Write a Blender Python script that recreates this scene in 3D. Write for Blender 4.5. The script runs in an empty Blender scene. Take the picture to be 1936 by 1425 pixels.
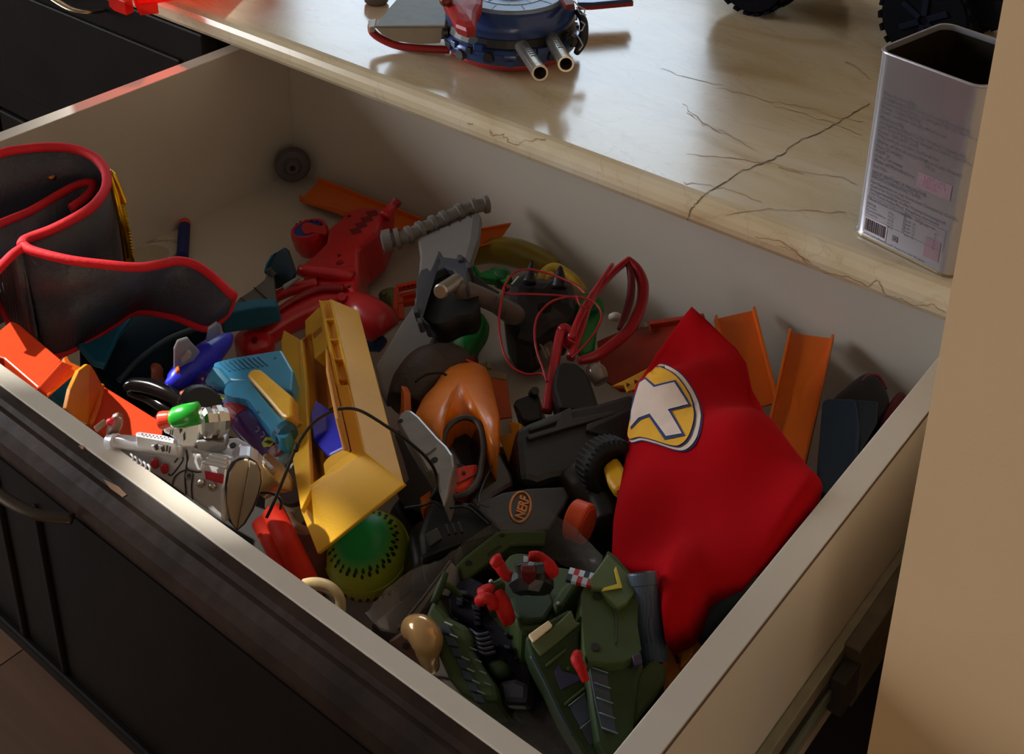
import bpy, bmesh, math, random
from mathutils import Vector, Matrix, Euler, geometry
from mathutils.bvhtree import BVHTree
random.seed(7)
S = bpy.context.scene
COL = S.collection

# ---------------------------------------------------------------- camera
F_PX, CX, CY = 2397.4, 968.0, 134.7          # focal length and principal point in photo pixels
CAM = Vector((1.001, -.3333, .7084))
ROT = Euler((1.1501, -.0109, .678), 'XYZ')
RM = ROT.to_matrix()
cam = bpy.data.cameras.new('camera')
cam.sensor_width = 36; cam.lens = 36*F_PX/1936
cam.shift_y = -(712.5-CY)/1936
cam.clip_start = .02
co = bpy.data.objects.new('camera', cam); COL.objects.link(co)
co.location = CAM; co.rotation_euler = ROT
S.camera = co
# ---------------------------------------------------------------- world, light, exposure
W = bpy.data.worlds.new('world'); S.world = W; W.use_nodes = True
W.node_tree.nodes['Background'].inputs[0].default_value = (.85, .72, .6, 1)
W.node_tree.nodes['Background'].inputs[1].default_value = .16
S.view_settings.view_transform = 'Standard'; S.view_settings.look = 'None'
S.view_settings.gamma = 1; S.view_settings.use_curve_mapping = False
S.view_settings.exposure = 0.0
WIN_LEFT, WIN_BACK, FILL_WARM = 12.5, 4.6, 2.6                # radiance of the two windows and the added warm fill

# a photo pixel and a height give a point in the room
def ray(px, py):
    return RM @ Vector(((px-CX)/F_PX, -(py-CY)/F_PX, -1))
def P(px, py, z):
    d = ray(px, py); return CAM + d*((z-CAM.z)/d.z)
def PY(px, py, y):
    d = ray(px, py); return CAM + d*((y-CAM.y)/d.y)
def spot(name, loc, to, power, deg, blend, col=(1, .95, .86), r=.02):
    l = bpy.data.lights.new(name, 'SPOT'); l.energy = power; l.spot_size = math.radians(deg)
    l.spot_blend = blend; l.color = col; l.shadow_soft_size = r
    o = bpy.data.objects.new(name, l); COL.objects.link(o); o.location = loc
    o.rotation_euler = (Vector(to)-Vector(loc)).to_track_quat('-Z', 'Y').to_euler()

spot('sunbeam', (-1.1, -.35, 1.9), P(326, 800, .205), 620, 1.7, .2)
spot('sunbeam', (-1.1, -.35, 1.9), P(25, 560, .18), 420, 4.2, .2)
spot('sunbeam_counter', (-1.3, 1.9, 1.35), P(300, 22, .215), 620, 3.9, .5, r=.05)
# ---------------------------------------------------------------- photo geometry helpers
def PX_(px, py, x):
    d = ray(px, py); return CAM + d*((x-CAM.x)/d.x)
def depth(p): return -(RM.transposed() @ (p-CAM)).z
def mpp(p): return depth(p)/F_PX              # metres per photo pixel at p
class Pl:
    def __init__(s, a, b, c, up=None):
        A, B, C = [Vector(q) if isinstance(q, Vector) else P(*q) for q in (a, b, c)]
        s.o = A; n = (B-A).cross(C-A).normalized()
        if n.dot(CAM-A) < 0: n = -n
        s.n = n
    def hit(s, px, py, off=0):
        d = ray(px, py); o = s.o+s.n*off
        return CAM + d*((o-CAM).dot(s.n)/d.dot(s.n))
def flat(z): return Pl(Vector((0, 0, z)), Vector((1, 0, z)), Vector((0, 1, z)))

# ---------------------------------------------------------------- materials
MC = {}
def lin(c):
    c = c/255
    return c/12.92 if c <= .04045 else ((c+.055)/1.055)**2.4
def mat(rgb, rough=.4, metal=0, var=.06, scale=60, bump=0, bscale=300, alpha=1, coat=0, spec=.5, name='plastic'):
    key = (rgb, rough, metal, var, scale, bump, bscale, alpha, coat, spec)
    if key in MC: return MC[key]
    m = bpy.data.materials.new(name); m.use_nodes = True; nt = m.node_tree; N = nt.nodes; L = nt.links
    b = N['Principled BSDF']; c = [lin(v) for v in rgb]
    b.inputs['Roughness'].default_value = rough; b.inputs['Metallic'].default_value = metal
    b.inputs['Specular IOR Level'].default_value = spec
    b.inputs['Coat Weight'].default_value = coat; b.inputs['Coat Roughness'].default_value = .08
    b.inputs['Alpha'].default_value = alpha
    tc = N.new('ShaderNodeTexCoord')
    nz = N.new('ShaderNodeTexNoise'); nz.inputs['Scale'].default_value = scale; nz.inputs['Detail'].default_value = 4
    L.new(tc.outputs['Object'], nz.inputs['Vector'])
    r = N.new('ShaderNodeValToRGB')
    r.color_ramp.elements[0].position = .3; r.color_ramp.elements[1].position = .7
    r.color_ramp.elements[0].color = [max(0, v*(1-var)) for v in c]+[1]
    r.color_ramp.elements[1].color = [min(1, v*(1+var)) for v in c]+[1]
    L.new(nz.outputs['Fac'], r.inputs['Fac']); L.new(r.outputs['Color'], b.inputs['Base Color'])
    if bump:
        n2 = N.new('ShaderNodeTexNoise'); n2.inputs['Scale'].default_value = bscale; n2.inputs['Detail'].default_value = 3
        L.new(tc.outputs['Object'], n2.inputs['Vector'])
        bp = N.new('ShaderNodeBump'); bp.inputs['Strength'].default_value = bump; bp.inputs['Distance'].default_value = .002
        L.new(n2.outputs['Fac'], bp.inputs['Height']); L.new(bp.outputs['Normal'], b.inputs['Normal'])
    MC[key] = m
    return m
def emis(rgb, s):
    m = bpy.data.materials.new('pane_glow'); m.use_nodes = True; nt = m.node_tree; N = nt.nodes
    N.remove(N['Principled BSDF']); e = N.new('ShaderNodeEmission')
    e.inputs[0].default_value = (*rgb, 1); e.inputs[1].default_value = s
    nt.links.new(e.outputs[0], N['Material Output'].inputs[0]); return m

# ---------------------------------------------------------------- object helpers
SC = [1.0]                                    # section scale of the tubes and turned parts being built
def thing(name, label, cat, loc, group=None):
    o = bpy.data.objects.new(name, None); COL.objects.link(o); o.location = loc
    o.empty_display_size = .02
    o['label'] = label; o['category'] = cat
    if group: o['group'] = group
    o['_w'] = list(loc)
    return o
def wloc(o):
    v = Vector((0, 0, 0))
    while o: v = v+o.location; o = o.parent
    return v
def link(name, bm, m, parent=None, smooth=False, bev=0, origin=None):
    if parent is not None: org = wloc(parent)
    else: org = Vector(origin) if origin is not None else Vector((0, 0, 0))
    for v in bm.verts: v.co -= org
    me = bpy.data.meshes.new(name); bm.normal_update(); bm.to_mesh(me); bm.free()
    if isinstance(m, (list, tuple)):
        for x in m: me.materials.append(x)
    else: me.materials.append(m)
    if smooth:
        for p in me.polygons: p.use_smooth = True
    o = bpy.data.objects.new(name, me); COL.objects.link(o)
    if parent is not None: o.parent = parent
    else: o.location = org
    if bev:
        b = o.modifiers.new('bevel', 'BEVEL'); b.width = bev; b.segments = 2; b.limit_method = 'ANGLE'; b.angle_limit = .6
    return o
def tag(o, label, cat, group=None):
    o['label'] = label; o['category'] = cat
    if group: o['group'] = group
    return o
def kind(o, k='structure'): o['kind'] = k; return o
def catmull(pts, n=6, closed=False):
    pts = [Vector(p) for p in pts]; out = []; k = len(pts)
    rng = range(k) if closed else range(k-1)
    for i in rng:
        if closed: p0, p1, p2, p3 = pts[i-1], pts[i], pts[(i+1) % k], pts[(i+2) % k]
        else: p0, p1, p2, p3 = pts[max(i-1, 0)], pts[i], pts[i+1], pts[min(i+2, k-1)]
        for j in range(n):
            t = j/n
            out.append(.5*((2*p1)+(p2-p0)*t+(2*p0-5*p1+4*p2-p3)*t*t+(3*p1-p0-3*p2+p3)*t**3))
    if not closed: out.append(pts[-1].copy())
    return out
def sm2(pts, n=5): return [(v.x, v.y) for v in catmull([(p[0], p[1], 0) for p in pts], n, True)]
def add_prism(bm, top, n, th, taper=1.0):
    c = sum(top, Vector())/len(top)
    a = [bm.verts.new(p) for p in top]; b = [bm.verts.new(c+(p-c)*taper-n*th) for p in top]
    k = len(top)
    nn = Vector()
    for i in range(k): nn += top[i].cross(top[(i+1) % k])
    if nn.dot(n) < 0: a.reverse(); b.reverse()
    bm.faces.new(a); bm.faces.new(list(reversed(b)))
    for i in range(k): bm.faces.new((a[(i+1) % k], a[i], b[i], b[(i+1) % k]))
def prism(name, pl, out, th, m, parent, off=0, bev=.0008, sm=False, taper=1.0):
    if sm: out = sm2(out)
    bm = bmesh.new(); add_prism(bm, [pl.hit(x, y, off) for x, y in out], pl.n, th, taper)
    return link(name, bm, m, parent, bev=bev)
def dome(name, pl, out, h, th, m, parent, off=0, sm=True, rings=7, fold=None, pw=2.0, cen=None, smooth=True):
    """outline on a plane, inflated towards the camera side by h, closed below by th"""
    if sm: out = sm2(out, 4)
    pts = [pl.hit(x, y, off) for x, y in out]
    nn = Vector()
    for i in range(len(pts)): nn += pts[i].cross(pts[(i+1) % len(pts)])
    if nn.dot(pl.n) < 0: pts.reverse()
    c = pl.hit(*cen, off) if cen else sum(pts, Vector())/len(pts)
    bm = bmesh.new(); loops = []
    for r in range(rings):
        a = r/rings*math.pi/2; s = math.cos(a)**(2/pw); z = math.sin(a)**(2/pw)
        L_ = []
        for p in pts:
            q = c+(p-c)*s+pl.n*h*z
            if fold: q = q+pl.n*fold(q)*min(1, z*2)
            L_.append(bm.verts.new(q))
        loops.append(L_)
    ct = c+pl.n*h
    if fold: ct = ct+pl.n*fold(ct)
    cv = bm.verts.new(ct); k = len(pts)
    for r in range(rings-1):
        for i in range(k): bm.faces.new((loops[r][i], loops[r][(i+1) % k], loops[r+1][(i+1) % k], loops[r+1][i]))
    for i in range(k): bm.faces.new((loops[-1][i], loops[-1][(i+1) % k], cv))
    bot = [bm.verts.new(c+(p-c)*.9-pl.n*th) for p in pts]
    for i in range(k): bm.faces.new((loops[0][(i+1) % k], loops[0][i], bot[i], bot[(i+1) % k]))
    bm.faces.new(list(reversed(bot)))
    return link(name, bm, m, parent, smooth=smooth)
def sweep(bm, pts, ra, rb=None, n=10, closed=False, caps=True, up=None, pw=2.0):
    """ra, rb: half sizes (list or number) of a superellipse section"""
    k = len(pts); rb = rb if rb is not None else ra
    g = lambda r, i: r[min(i, len(r)-1)] if isinstance(r, (list, tuple)) else r
    prev = None; rings = []
    for i, p in enumerate(pts):
        t = (pts[(i+1) % k]-pts[i-1]) if closed else (pts[min(i+1, k-1)]-pts[max(i-1, 0)])
        if t.length < 1e-9: t = Vector((0, 0, 1))
        t.normalize()
        if up is not None: u = up-t*up.dot(t)
        elif prev is None: u = Vector((0, 0, 1)) if abs(t.z) < .9 else Vector((1, 0, 0)); u = u-t*u.dot(t)
        else: u = prev-t*prev.dot(t)
        u.normalize(); prev = u; w = t.cross(u)
        R_ = []
        for j in range(n):
            a = 2*math.pi*j/n; ca, sa = math.cos(a), math.sin(a)
            x = math.copysign(abs(ca)**(2/pw), ca)*g(ra, i); y = math.copysign(abs(sa)**(2/pw), sa)*g(rb, i)
            R_.append(bm.verts.new(p+w*x+u*y))
        rings.append(R_)
    m_ = k if closed else k-1
    for i in range(m_):
        A, B = rings[i], rings[(i+1) % k]
        for j in range(n): bm.faces.new((A[j], A[(j+1) % n], B[(j+1) % n], B[j]))
    if caps and not closed:
        bm.faces.new(list(reversed(rings[0]))); bm.faces.new(rings[-1])
def interp(vals, n):
    if not isinstance(vals, (list, tuple)): return vals
    out = []; k = len(vals)
    for i in range(n):
        t = i/(n-1)*(k-1); a = int(t); b = min(a+1, k-1); out.append(vals[a]+(vals[b]-vals[a])*(t-a))
    return out
def V3(pts): return [p if isinstance(p, Vector) else P(*p) for p in pts]
def tube(name, pts, r, m, parent, closed=False, n=10, rb=None, res=6, up=None, pw=2.0, smooth=True, origin=None):
    q = catmull(V3(pts), res, closed) if res > 1 else V3(pts)
    s = SC[0]; f = lambda v: [x*s for x in v] if isinstance(v, (list, tuple)) else v*s
    bm = bmesh.new(); sweep(bm, q, interp(f(r), len(q)), None if rb is None else interp(f(rb), len(q)), n, closed, True, up, pw)
    return link(name, bm, m, parent, smooth=smooth, origin=origin)
def add_lathe(bm, A, B, prof, n=24):
    d = B-A; L_ = d.length; d = d.normalized()
    u = Vector((0, 0, 1)) if abs(d.z) < .9 else Vector((1, 0, 0)); u = (u-d*u.dot(d)).normalized(); w = d.cross(u)
    rings = []
    for t, r in prof:
        c = A+d*L_*t
        if r <= 1e-7: rings.append([bm.verts.new(c)])
        else: rings.append([bm.verts.new(c+(w*math.cos(2*math.pi*j/n)+u*math.sin(2*math.pi*j/n))*r) for j in range(n)])
    for a, b in zip(rings, rings[1:]):
        if len(a) == 1 and len(b) == 1: continue
        for j in range(n):
            k = (j+1) % n
            if len(a) == 1: bm.faces.new((a[0], b[k], b[j]))
            elif len(b) == 1: bm.faces.new((a[j], a[k], b[0]))
            else: bm.faces.new((a[j], a[k], b[k], b[j]))
    if len(rings[0]) > 1: bm.faces.new(list(reversed(rings[0])))
    if len(rings[-1]) > 1: bm.faces.new(rings[-1])
def lathe(name, A, B, prof, m, parent, n=24, smooth=False, bev=0, origin=None):
    A = A if isinstance(A, Vector) else P(*A); B = B if isinstance(B, Vector) else P(*B)
    bm = bmesh.new(); add_lathe(bm, A, B, [(a, b*SC[0]) for a, b in prof], n)
    bmesh.ops.recalc_face_normals(bm, faces=bm.faces)
    return link(name, bm, m, parent, smooth=smooth, bev=bev, origin=origin)
def add_box(bm, lo, hi):
    x0, y0, z0 = lo; x1, y1, z1 = hi
    v = [bm.verts.new(p) for p in ((x0,y0,z0),(x1,y0,z0),(x1,y1,z0),(x0,y1,z0),(x0,y0,z1),(x1,y0,z1),(x1,y1,z1),(x0,y1,z1))]
    for f in ((3,2,1,0),(4,5,6,7),(0,1,5,4),(1,2,6,5),(2,3,7,6),(3,0,4,7)): bm.faces.new([v[i] for i in f])
def box(name, lo, hi, m, parent=None, bev=0, origin=None):
    bm = bmesh.new(); add_box(bm, lo, hi)
    return link(name, bm, m, parent, bev=bev, origin=origin or (lo if parent is None else None))
def seg_box(name, a, b, w, h, m, parent, up=Vector((0, 0, 1)), bev=.0005):
    a = a if isinstance(a, Vector) else P(*a); b = b if isinstance(b, Vector) else P(*b)
    bm = bmesh.new(); d = (b-a).normalized(); u = (up-d*up.dot(d)).normalized(); s = d.cross(u)
    v = []
    for p in (a, b):
        for x, y in ((-1, -1), (1, -1), (1, 1), (-1, 1)): v.append(bm.verts.new(p+s*x*w/2+u*y*h/2))
    for f in ((0,1,2,3),(7,6,5,4),(0,4,5,1),(1,5,6,2),(2,6,7,3),(3,7,4,0)): bm.faces.new([v[i] for i in f])
    bmesh.ops.recalc_face_normals(bm, faces=bm.faces)
    return link(name, bm, m, parent, bev=bev)
def sheet(name, rows, th, m, parent, res=5, origin=None):
    """rows: list of polylines (3-D) of the same length, lofted and given thickness"""
    R_ = [catmull(V3(r), res) for r in rows]
    bm = bmesh.new(); G = [[bm.verts.new(p) for p in r] for r in R_]
    for a, b in zip(G, G[1:]):
        for i in range(len(a)-1): bm.faces.new((a[i], a[i+1], b[i+1], b[i]))
    bm.normal_update()
    bmesh.ops.solidify(bm, geom=bm.faces[:], thickness=th)
    return link(name, bm, m, parent, smooth=True, origin=origin)
def bvh(*objs):
    vs = []; fs = []
    for o in objs:
        w = wloc(o); k = len(vs)
        vs += [v.co+w for v in o.data.vertices]; fs += [[i+k for i in p.vertices] for p in o.data.polygons]
    return BVHTree.FromPolygons(vs, fs)
def decal(name, tree, out, m, parent, off=.0004, step=14, sm=False):
    """flat print following the surface below it"""
    if sm: out = sm2(out, 4)
    k = len(out); pts = [Vector((x, y)) for x, y in out]
    dense = []
    for i in range(k):
        a, b = pts[i], pts[(i+1) % k]; n = max(1, int((b-a).length/step))
        for j in range(n): dense.append(a+(b-a)*j/n)
    k = len(dense); x0 = min(p.x for p in dense); x1 = max(p.x for p in dense); y0 = min(p.y for p in dense); y1 = max(p.y for p in dense)
    extra = []; x = x0+step/2
    while x < x1:
        y = y0+step/2
        while y < y1: extra.append(Vector((x, y))); y += step
        x += step
    V, E, Fc = geometry.delaunay_2d_cdt(dense+extra, [], [list(range(k))], 1, 1e-4)[:3]
    bm = bmesh.new(); vs = []; last = None; H = []
    for v in V:
        d = ray(v.x, v.y).normalized(); h = tree.ray_cast(CAM, d)
        H.append(h)
    for v, h in zip(V, H):
        d = ray(v.x, v.y).normalized()
        if h[0] is None:
            best = min((q for q in zip(V, H) if q[1][0] is not None), key=lambda q: (q[0]-v).length, default=None)
            if best is None: bm.free(); return None
            t = (best[1][0]-CAM).length; vs.append(bm.verts.new(CAM+d*(t-off*1.5)))
        else:
            n = h[1] if h[1].dot(d) < 0 else -h[1]
            vs.append(bm.verts.new(h[0]+n*off-d*off*.5))
    for f in Fc:
        try: bm.faces.new([vs[i] for i in f])
        except ValueError: pass
    bm.normal_update()
    for f in bm.faces:
        if f.normal.dot(CAM-f.calc_center_median()) < 0: f.normal_flip()
    return link(name, bm, m, parent)
def text(name, s, o, xd, yd, size, m, parent, off=.0003, ext=0.0, bold=0):
    c = bpy.data.curves.new(name, 'FONT'); c.body = s; c.size = size; c.extrude = ext; c.offset = bold*size; c.resolution_u = 2
    t = bpy.data.objects.new(name, c); COL.objects.link(t)
    dg = bpy.context.evaluated_depsgraph_get(); dg.update()
    me = bpy.data.meshes.new_from_object(t.evaluated_get(dg))
    bpy.data.objects.remove(t); bpy.data.curves.remove(c)
    xd = xd.normalized(); n = xd.cross(yd).normalized()
    if n.dot(CAM-o) < 0: n = -n
    yd = n.cross(xd) if n.cross(xd).dot(yd) > 0 else -n.cross(xd)
    org = wloc(parent)
    for v in me.vertices: v.co = o+xd*v.co.x+yd*v.co.y+n*(off+v.co.z)-org
    me.materials.clear(); me.materials.append(m)
    ob = bpy.data.objects.new(name, me); COL.objects.link(ob); ob.parent = parent
    return ob
def disc(name, pl, px, py, rpx, th, m, parent, off=.0003, sq=1.0, n=16, ang=0):
    c = pl.hit(px, py, off); r = rpx*mpp(c)
    u = pl.n.orthogonal().normalized(); w = pl.n.cross(u)
    bm = bmesh.new(); add_prism(bm, [c+(u*math.cos(2*math.pi*j/n+ang)+w*math.sin(2*math.pi*j/n+ang)*sq)*r for j in range(n)], pl.n, th)
    return link(name, bm, m, parent)

# ================================================================ STRUCTURE
CREAM = mat((212, 205, 192), .55, var=.03, scale=8, bump=.05, bscale=900, name='cream_laminate')
BLACKW = mat((20, 15, 13), .5, var=.3, scale=14, bump=.1, bscale=90, spec=.07, name='dark_stained_wood')
DARKIN = mat((22, 18, 16), .6, var=.2)
STEEL = mat((176, 172, 160), .35, 1, name='steel')
def plank_mat(rgb):
    m = mat(rgb, .45, var=.2, scale=6, name='floor_wood')
    for n in m.node_tree.nodes:
        if n.type == 'TEX_NOISE':
            mp = m.node_tree.nodes.new('ShaderNodeMapping'); mp.inputs['Scale'].default_value = (.6, 9, 1)
            src = n.inputs['Vector'].links[0].from_socket
            m.node_tree.links.new(src, mp.inputs['Vector']); m.node_tree.links.new(mp.outputs[0], n.inputs['Vector'])
    return m
FZ = -.62
fl = kind(box('floor', (-2.6, -2.2, FZ-.03), (2.2, 2.6, FZ-.006), mat((40, 28, 20), .6)))
wood = [plank_mat((96, 68, 48)), plank_mat((84, 58, 40)), plank_mat((106, 76, 54))]
for i in range(18):
    y = -2.2+i*.15; x = -2.6-(i % 3)*.4
    while x < 1.4:
        a, b = max(x, -2.6), min(x+1.2, 1.4)
        if b-a > .1: box('plank', (a+.001, y+.001, FZ-.006), (b-.001, y+.149, FZ), random.choice(wood), fl)
        x += 1.2
WALLM = mat((214, 184, 146), .85, var=.04, scale=5, bump=.08, bscale=420, name='beige_plaster')
kind(box('wall_right', (.86, .1535, FZ), (1.9, 2.6, 1.9), WALLM))
PLAIN = mat((205, 190, 165), .9, name='plain_wall')
def wall_with_hole(name, axis, at_, lo, hi, hlo, hhi, th):
    """axis 'x' wall plane at x=at_ spanning y lo..hi, or axis 'y'"""
    bm = bmesh.new()
    def b(u0, u1, z0, z1):
        if axis == 'x': add_box(bm, (at_-th, u0, z0), (at_, u1, z1))
        else: add_box(bm, (u0, at_, z0), (u1, at_+th, z1))
    b(lo, hlo[0], FZ, 1.9); b(hhi[0], hi, FZ, 1.9); b(hlo[0], hhi[0], FZ, hlo[1]); b(hlo[0], hhi[0], hhi[1], 1.9)
    return kind(link(name, bm, PLAIN))
wall_with_hole('wall_left', 'x', -2.6, -2.2, 2.6, (-2.1, .1), (-.45, 1.78), .1)
wall_with_hole('wall_back', 'y', 2.6, -2.6, 1.9, (-2.45, .95), (-.62, 1.8), .1)
FR = mat((235, 232, 225), .5)
def window(name, axis, at_, u0, u1, z0, z1, s, rgb):
    bm = bmesh.new(); t = .03
    def b(a0, a1, c0, c1):
        if axis == 'x': add_box(bm, (at_-.07, a0, c0), (at_-.02, a1, c1))
        else: add_box(bm, (a0, at_+.02, c0), (a1, at_+.07, c1))
    b(u0, u0+t, z0, z1); b(u1-t, u1, z0, z1); b(u0, u1, z0, z0+t); b(u0, u1, z1-t, z1)
    for k in (1,):
        m_ = (u0+u1)/2; b(m_-t/2, m_+t/2, z0, z1)
    o = kind(link(name, bm, FR))
    bm = bmesh.new()
    if axis == 'x': add_box(bm, (at_-.06, u0+t, z0+t), (at_-.055, u1-t, z1-t))
    else: add_box(bm, (u0+t, at_+.055, z0+t), (u1-t, at_+.06, z1-t))
    link('pane', bm, emis(rgb, s), o)
window('window_1', 'x', -2.6, -2.1, -.5, .1, 1.78, WIN_LEFT, (.96, .97, 1))
window('window_2', 'y', 2.6, -2.45, -.62, .95, 1.8, WIN_BACK, (.70, .85, 1))

kind(box('wall_front', (1.0, -2.3, FZ), (2.3, -2.2, 1.9), PLAIN))
kind(box('wall_side', (2.3, -2.3, FZ), (2.4, 2.6, -.35), PLAIN))
window('warm_fill_window', 'x', 2.42, -2.1, -1.1, -.3, .9, FILL_WARM, (1, .76, .50))  # unseen warm glow added as fill for the drawer's outer side

# ---- countertop
def marble():
    m = bpy.data.materials.new('cream_marble'); m.use_nodes = True; nt = m.node_tree; N = nt.nodes; L = nt.links
    b = N['Principled BSDF']; b.inputs['Roughness'].default_value = .22; b.inputs['Specular IOR Level'].default_value = .5
    b.inputs['Coat Weight'].default_value = .5; b.inputs['Coat Roughness'].default_value = .12
    tc = N.new('ShaderNodeTexCoord')
    def noise(s, d, dist=0, sc=(1, 1, 1), rot=0):
        mp = N.new('ShaderNodeMapping'); mp.inputs['Scale'].default_value = sc; mp.inputs['Rotation'].default_value = (0, 0, rot)
        L.new(tc.outputs['Object'], mp.inputs['Vector'])
        n = N.new('ShaderNodeTexNoise'); n.inputs['Scale'].default_value = s; n.inputs['Detail'].default_value = d
        n.inputs['Distortion'].default_value = dist; L.new(mp.outputs[0], n.inputs['Vector']); return n
    def ramp(src, st):
        r = N.new('ShaderNodeValToRGB'); e = r.color_ramp.elements
        e[0].position, e[0].color = st[0][0], (*[lin(v) for v in st[0][1]], 1)
        e[1].position, e[1].color = st[-1][0], (*[lin(v) for v in st[-1][1]], 1)
        for p, c in st[1:-1]: q = e.new(p); q.color = (*[lin(v) for v in c], 1)
        L.new(src, r.inputs['Fac']); return r
    base = ramp(noise(7, 6, 1.2, (1, 2.2, 1), .5).outputs['Fac'], [(.28, (196, 174, 136)), (.5, (214, 200, 168)), (.72, (224, 214, 192))])
    v = noise(5, 8, 2.2, (1, 2.6, 1), .9)
    ab = N.new('ShaderNodeMath'); ab.operation = 'SUBTRACT'; ab.inputs[1].default_value = .5; L.new(v.outputs['Fac'], ab.inputs[0])
    a2 = N.new('ShaderNodeMath'); a2.operation = 'ABSOLUTE'; L.new(ab.outputs[0], a2.inputs[0])
    vr = ramp(a2.outputs[0], [(0, (120, 120, 120)), (.010, (0, 0, 0))])
    mx = N.new('ShaderNodeMix'); mx.data_type = 'RGBA'; L.new(vr.outputs[0], mx.inputs[0]); L.new(base.outputs[0], mx.inputs[6])
    mx.inputs[7].default_value = (lin(150), lin(112), lin(78), 1)
    L.new(mx.outputs[2], b.inputs['Base Color']); return m
MARB = marble()
CT0, CT1, YC = .1865, .215, .4308
def counter():
    bm = bmesh.new(); prof = []
    r = (CT1-CT0)/2
    for k in range(9):
        a = math.pi/2+math.pi*k/8; prof.append((YC+r+.6*r*math.cos(a)*1.6, CT0+r+r*math.sin(a)))
    prof = [(1.05, CT1)]+prof+[(1.05, CT0)]
    rings = []
    for x in (-1.5, .8595):
        rings.append([bm.verts.new((x, y, z)) for y, z in prof])
    A, B = rings; n = len(prof)
    for i in range(n): bm.faces.new((A[i], A[(i+1) % n], B[(i+1) % n], B[i]))
    bm.faces.new(A); bm.faces.new(list(reversed(B)))
    bmesh.ops.recalc_face_normals(bm, faces=bm.faces)
    o = link('countertop', bm, MARB, origin=(0, .7, CT1))
    return tag(o, 'polished cream marble countertop with brown veins above the open drawer', 'countertop')
ct = counter()
def strip(name, pts, w, m, parent, z, seed=1, jit=2.0):
    rnd = random.Random(seed); q = []
    for a, b in zip(pts, pts[1:]):
        for j in range(6):
            t = j/6; q.append((a[0]+(b[0]-a[0])*t+rnd.uniform(-jit, jit), a[1]+(b[1]-a[1])*t+rnd.uniform(-jit, jit)))
    q.append(pts[-1]); tr = bvh(parent); bm = bmesh.new(); prev = None
    for i, (x, y) in enumerate(q):
        a, b = q[max(i-1, 0)], q[min(i+1, len(q)-1)]; dx, dy = b[0]-a[0], b[1]-a[1]; l = math.hypot(dx, dy) or 1
        ww = w*(.4+rnd.random()*.8); cur = []
        for s in (-1, 1):
            d = ray(x-dy/l*ww*s/2, y+dx/l*ww*s/2).normalized(); h = tr.ray_cast(CAM, d)
            if h[0] is None: cur = None; break
            cur.append(bm.verts.new(h[0]-d*.0004+Vector((0, 0, .00015))))
        if cur and prev: bm.faces.new((prev[0], prev[1], cur[1], cur[0]))
        prev = cur
    return link(name, bm, m, parent)
CRK = mat((84, 72, 60), .7); VEIN = mat((168, 128, 88), .4); VEIN2 = mat((172, 136, 98), .4)
strip('crack', [(1645,196),(1600,222),(1560,246),(1520,262),(1487,282),(1484,290),(1440,310),(1405,322),(1370,345),(1340,362),(1322,378),(1306,396),(1300,416),(1299,428)], 2.0, CRK, ct, CT1, 3, 1.5)
for i, (pts, w) in enumerate([
    ([(1645,150),(1628,135),(1612,122),(1598,117)], 2.5), ([(1300,290),(1380,300),(1462,310),(1520,330)], 1.6),
    ([(1290,345),(1350,352),(1400,365),(1440,382)], 1.6), ([(1470,315),(1530,328),(1590,335),(1620,350)], 1.6),
    ([(1370,405),(1440,395),(1520,398),(1600,402)], 1.6), ([(1356,165),(1420,180),(1480,205),(1560,228),(1630,255)], 1.4),
    ([(1440,190),(1500,198),(1580,220),(1632,230)], 1.5), ([(1290,195),(1330,235),(1380,255),(1430,285)], 1.3),
    ([(1300,215),(1345,240),(1384,258)], 1.6), ([(1250,130),(1310,150),(1370,162)], 1.2)]):
    strip('vein', pts, w*.7, VEIN, ct, CT1, 20+i, 2.5)
for i, pts in enumerate([[(925,246),(930,256),(950,252),(960,270),(980,272),(1000,265),(1030,264)], [(1430,448),(1470,455),(1500,470),(1520,490),(1550,512)], [(1550,515),(1600,525),(1640,540),(1660,530),(1672,555)], [(1672,558),(1700,565),(1730,580),(1760,575),(1785,590)], [(882,235),(893,233)], [(1470,462),(1500,475),(1530,500)]]):
    strip('vein', pts, 1.9, VEIN2, ct, CT1, 50+i, 3)

# ---- cabinet below the counter
cab = thing('base_cabinet', 'dark stained wooden base cabinet under the marble countertop', 'cabinet', (-.3, .7, FZ))
box('carcass', (-1.5, .47, -.50), (-.05, 1.04, .185), BLACKW, cab)
box('carcass', (-.05, .56, -.50), (.83, 1.04, .185), DARKIN, cab)
box('carcass', (-.05, .47, -.50), (.83, .56, -.06), BLACKW, cab)
box('side_panel', (.83, .47, -.50), (.859, .56, .185), BLACKW, cab)
for x0, x1 in ((-1.5, -1.02), (-1.015, -.525), (-.52, -.052)):
    for z0, z1 in ((-.05, .18), (-.5, -.055)):
        d = box('drawer_front' if z0 > -.1 else 'door', (x0, .448, z0), (x1, .47, z1), BLACKW, cab, bev=.003)
        box('panel', (x0+.04, .444, z0+.04), (x1-.04, .4485, z1-.04), BLACKW, d, bev=.003)
d = box('door', (-.045, .448, -.5), (.4, .47, -.065), BLACKW, cab, bev=.003); box('panel', (0, .444, -.45), (.36, .4485, -.11), BLACKW, d, bev=.003)
d = box('door', (.405, .448, -.5), (.855, .47, -.065), BLACKW, cab, bev=.003); box('panel', (.45, .444, -.45), (.81, .4485, -.11), BLACKW, d, bev=.003)
NICK = mat((190, 170, 140), .3, 1, name='brushed_nickel')
a, b = PY(88, -12, .415), PY(188, 23, .44)
mid = PY(130, 15, .408)
h = tube('handle', [PY(84, -20, .447), a, mid, PY(165, 23, .418), b+Vector((0, .007, 0))], [.0035, .005, .005, .0045, .0025], NICK, cab, rb=[.002]*5)
box('carcass', (-1.5, .5, FZ+.001), (.855, 1.0, -.5), DARKIN, cab)

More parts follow.
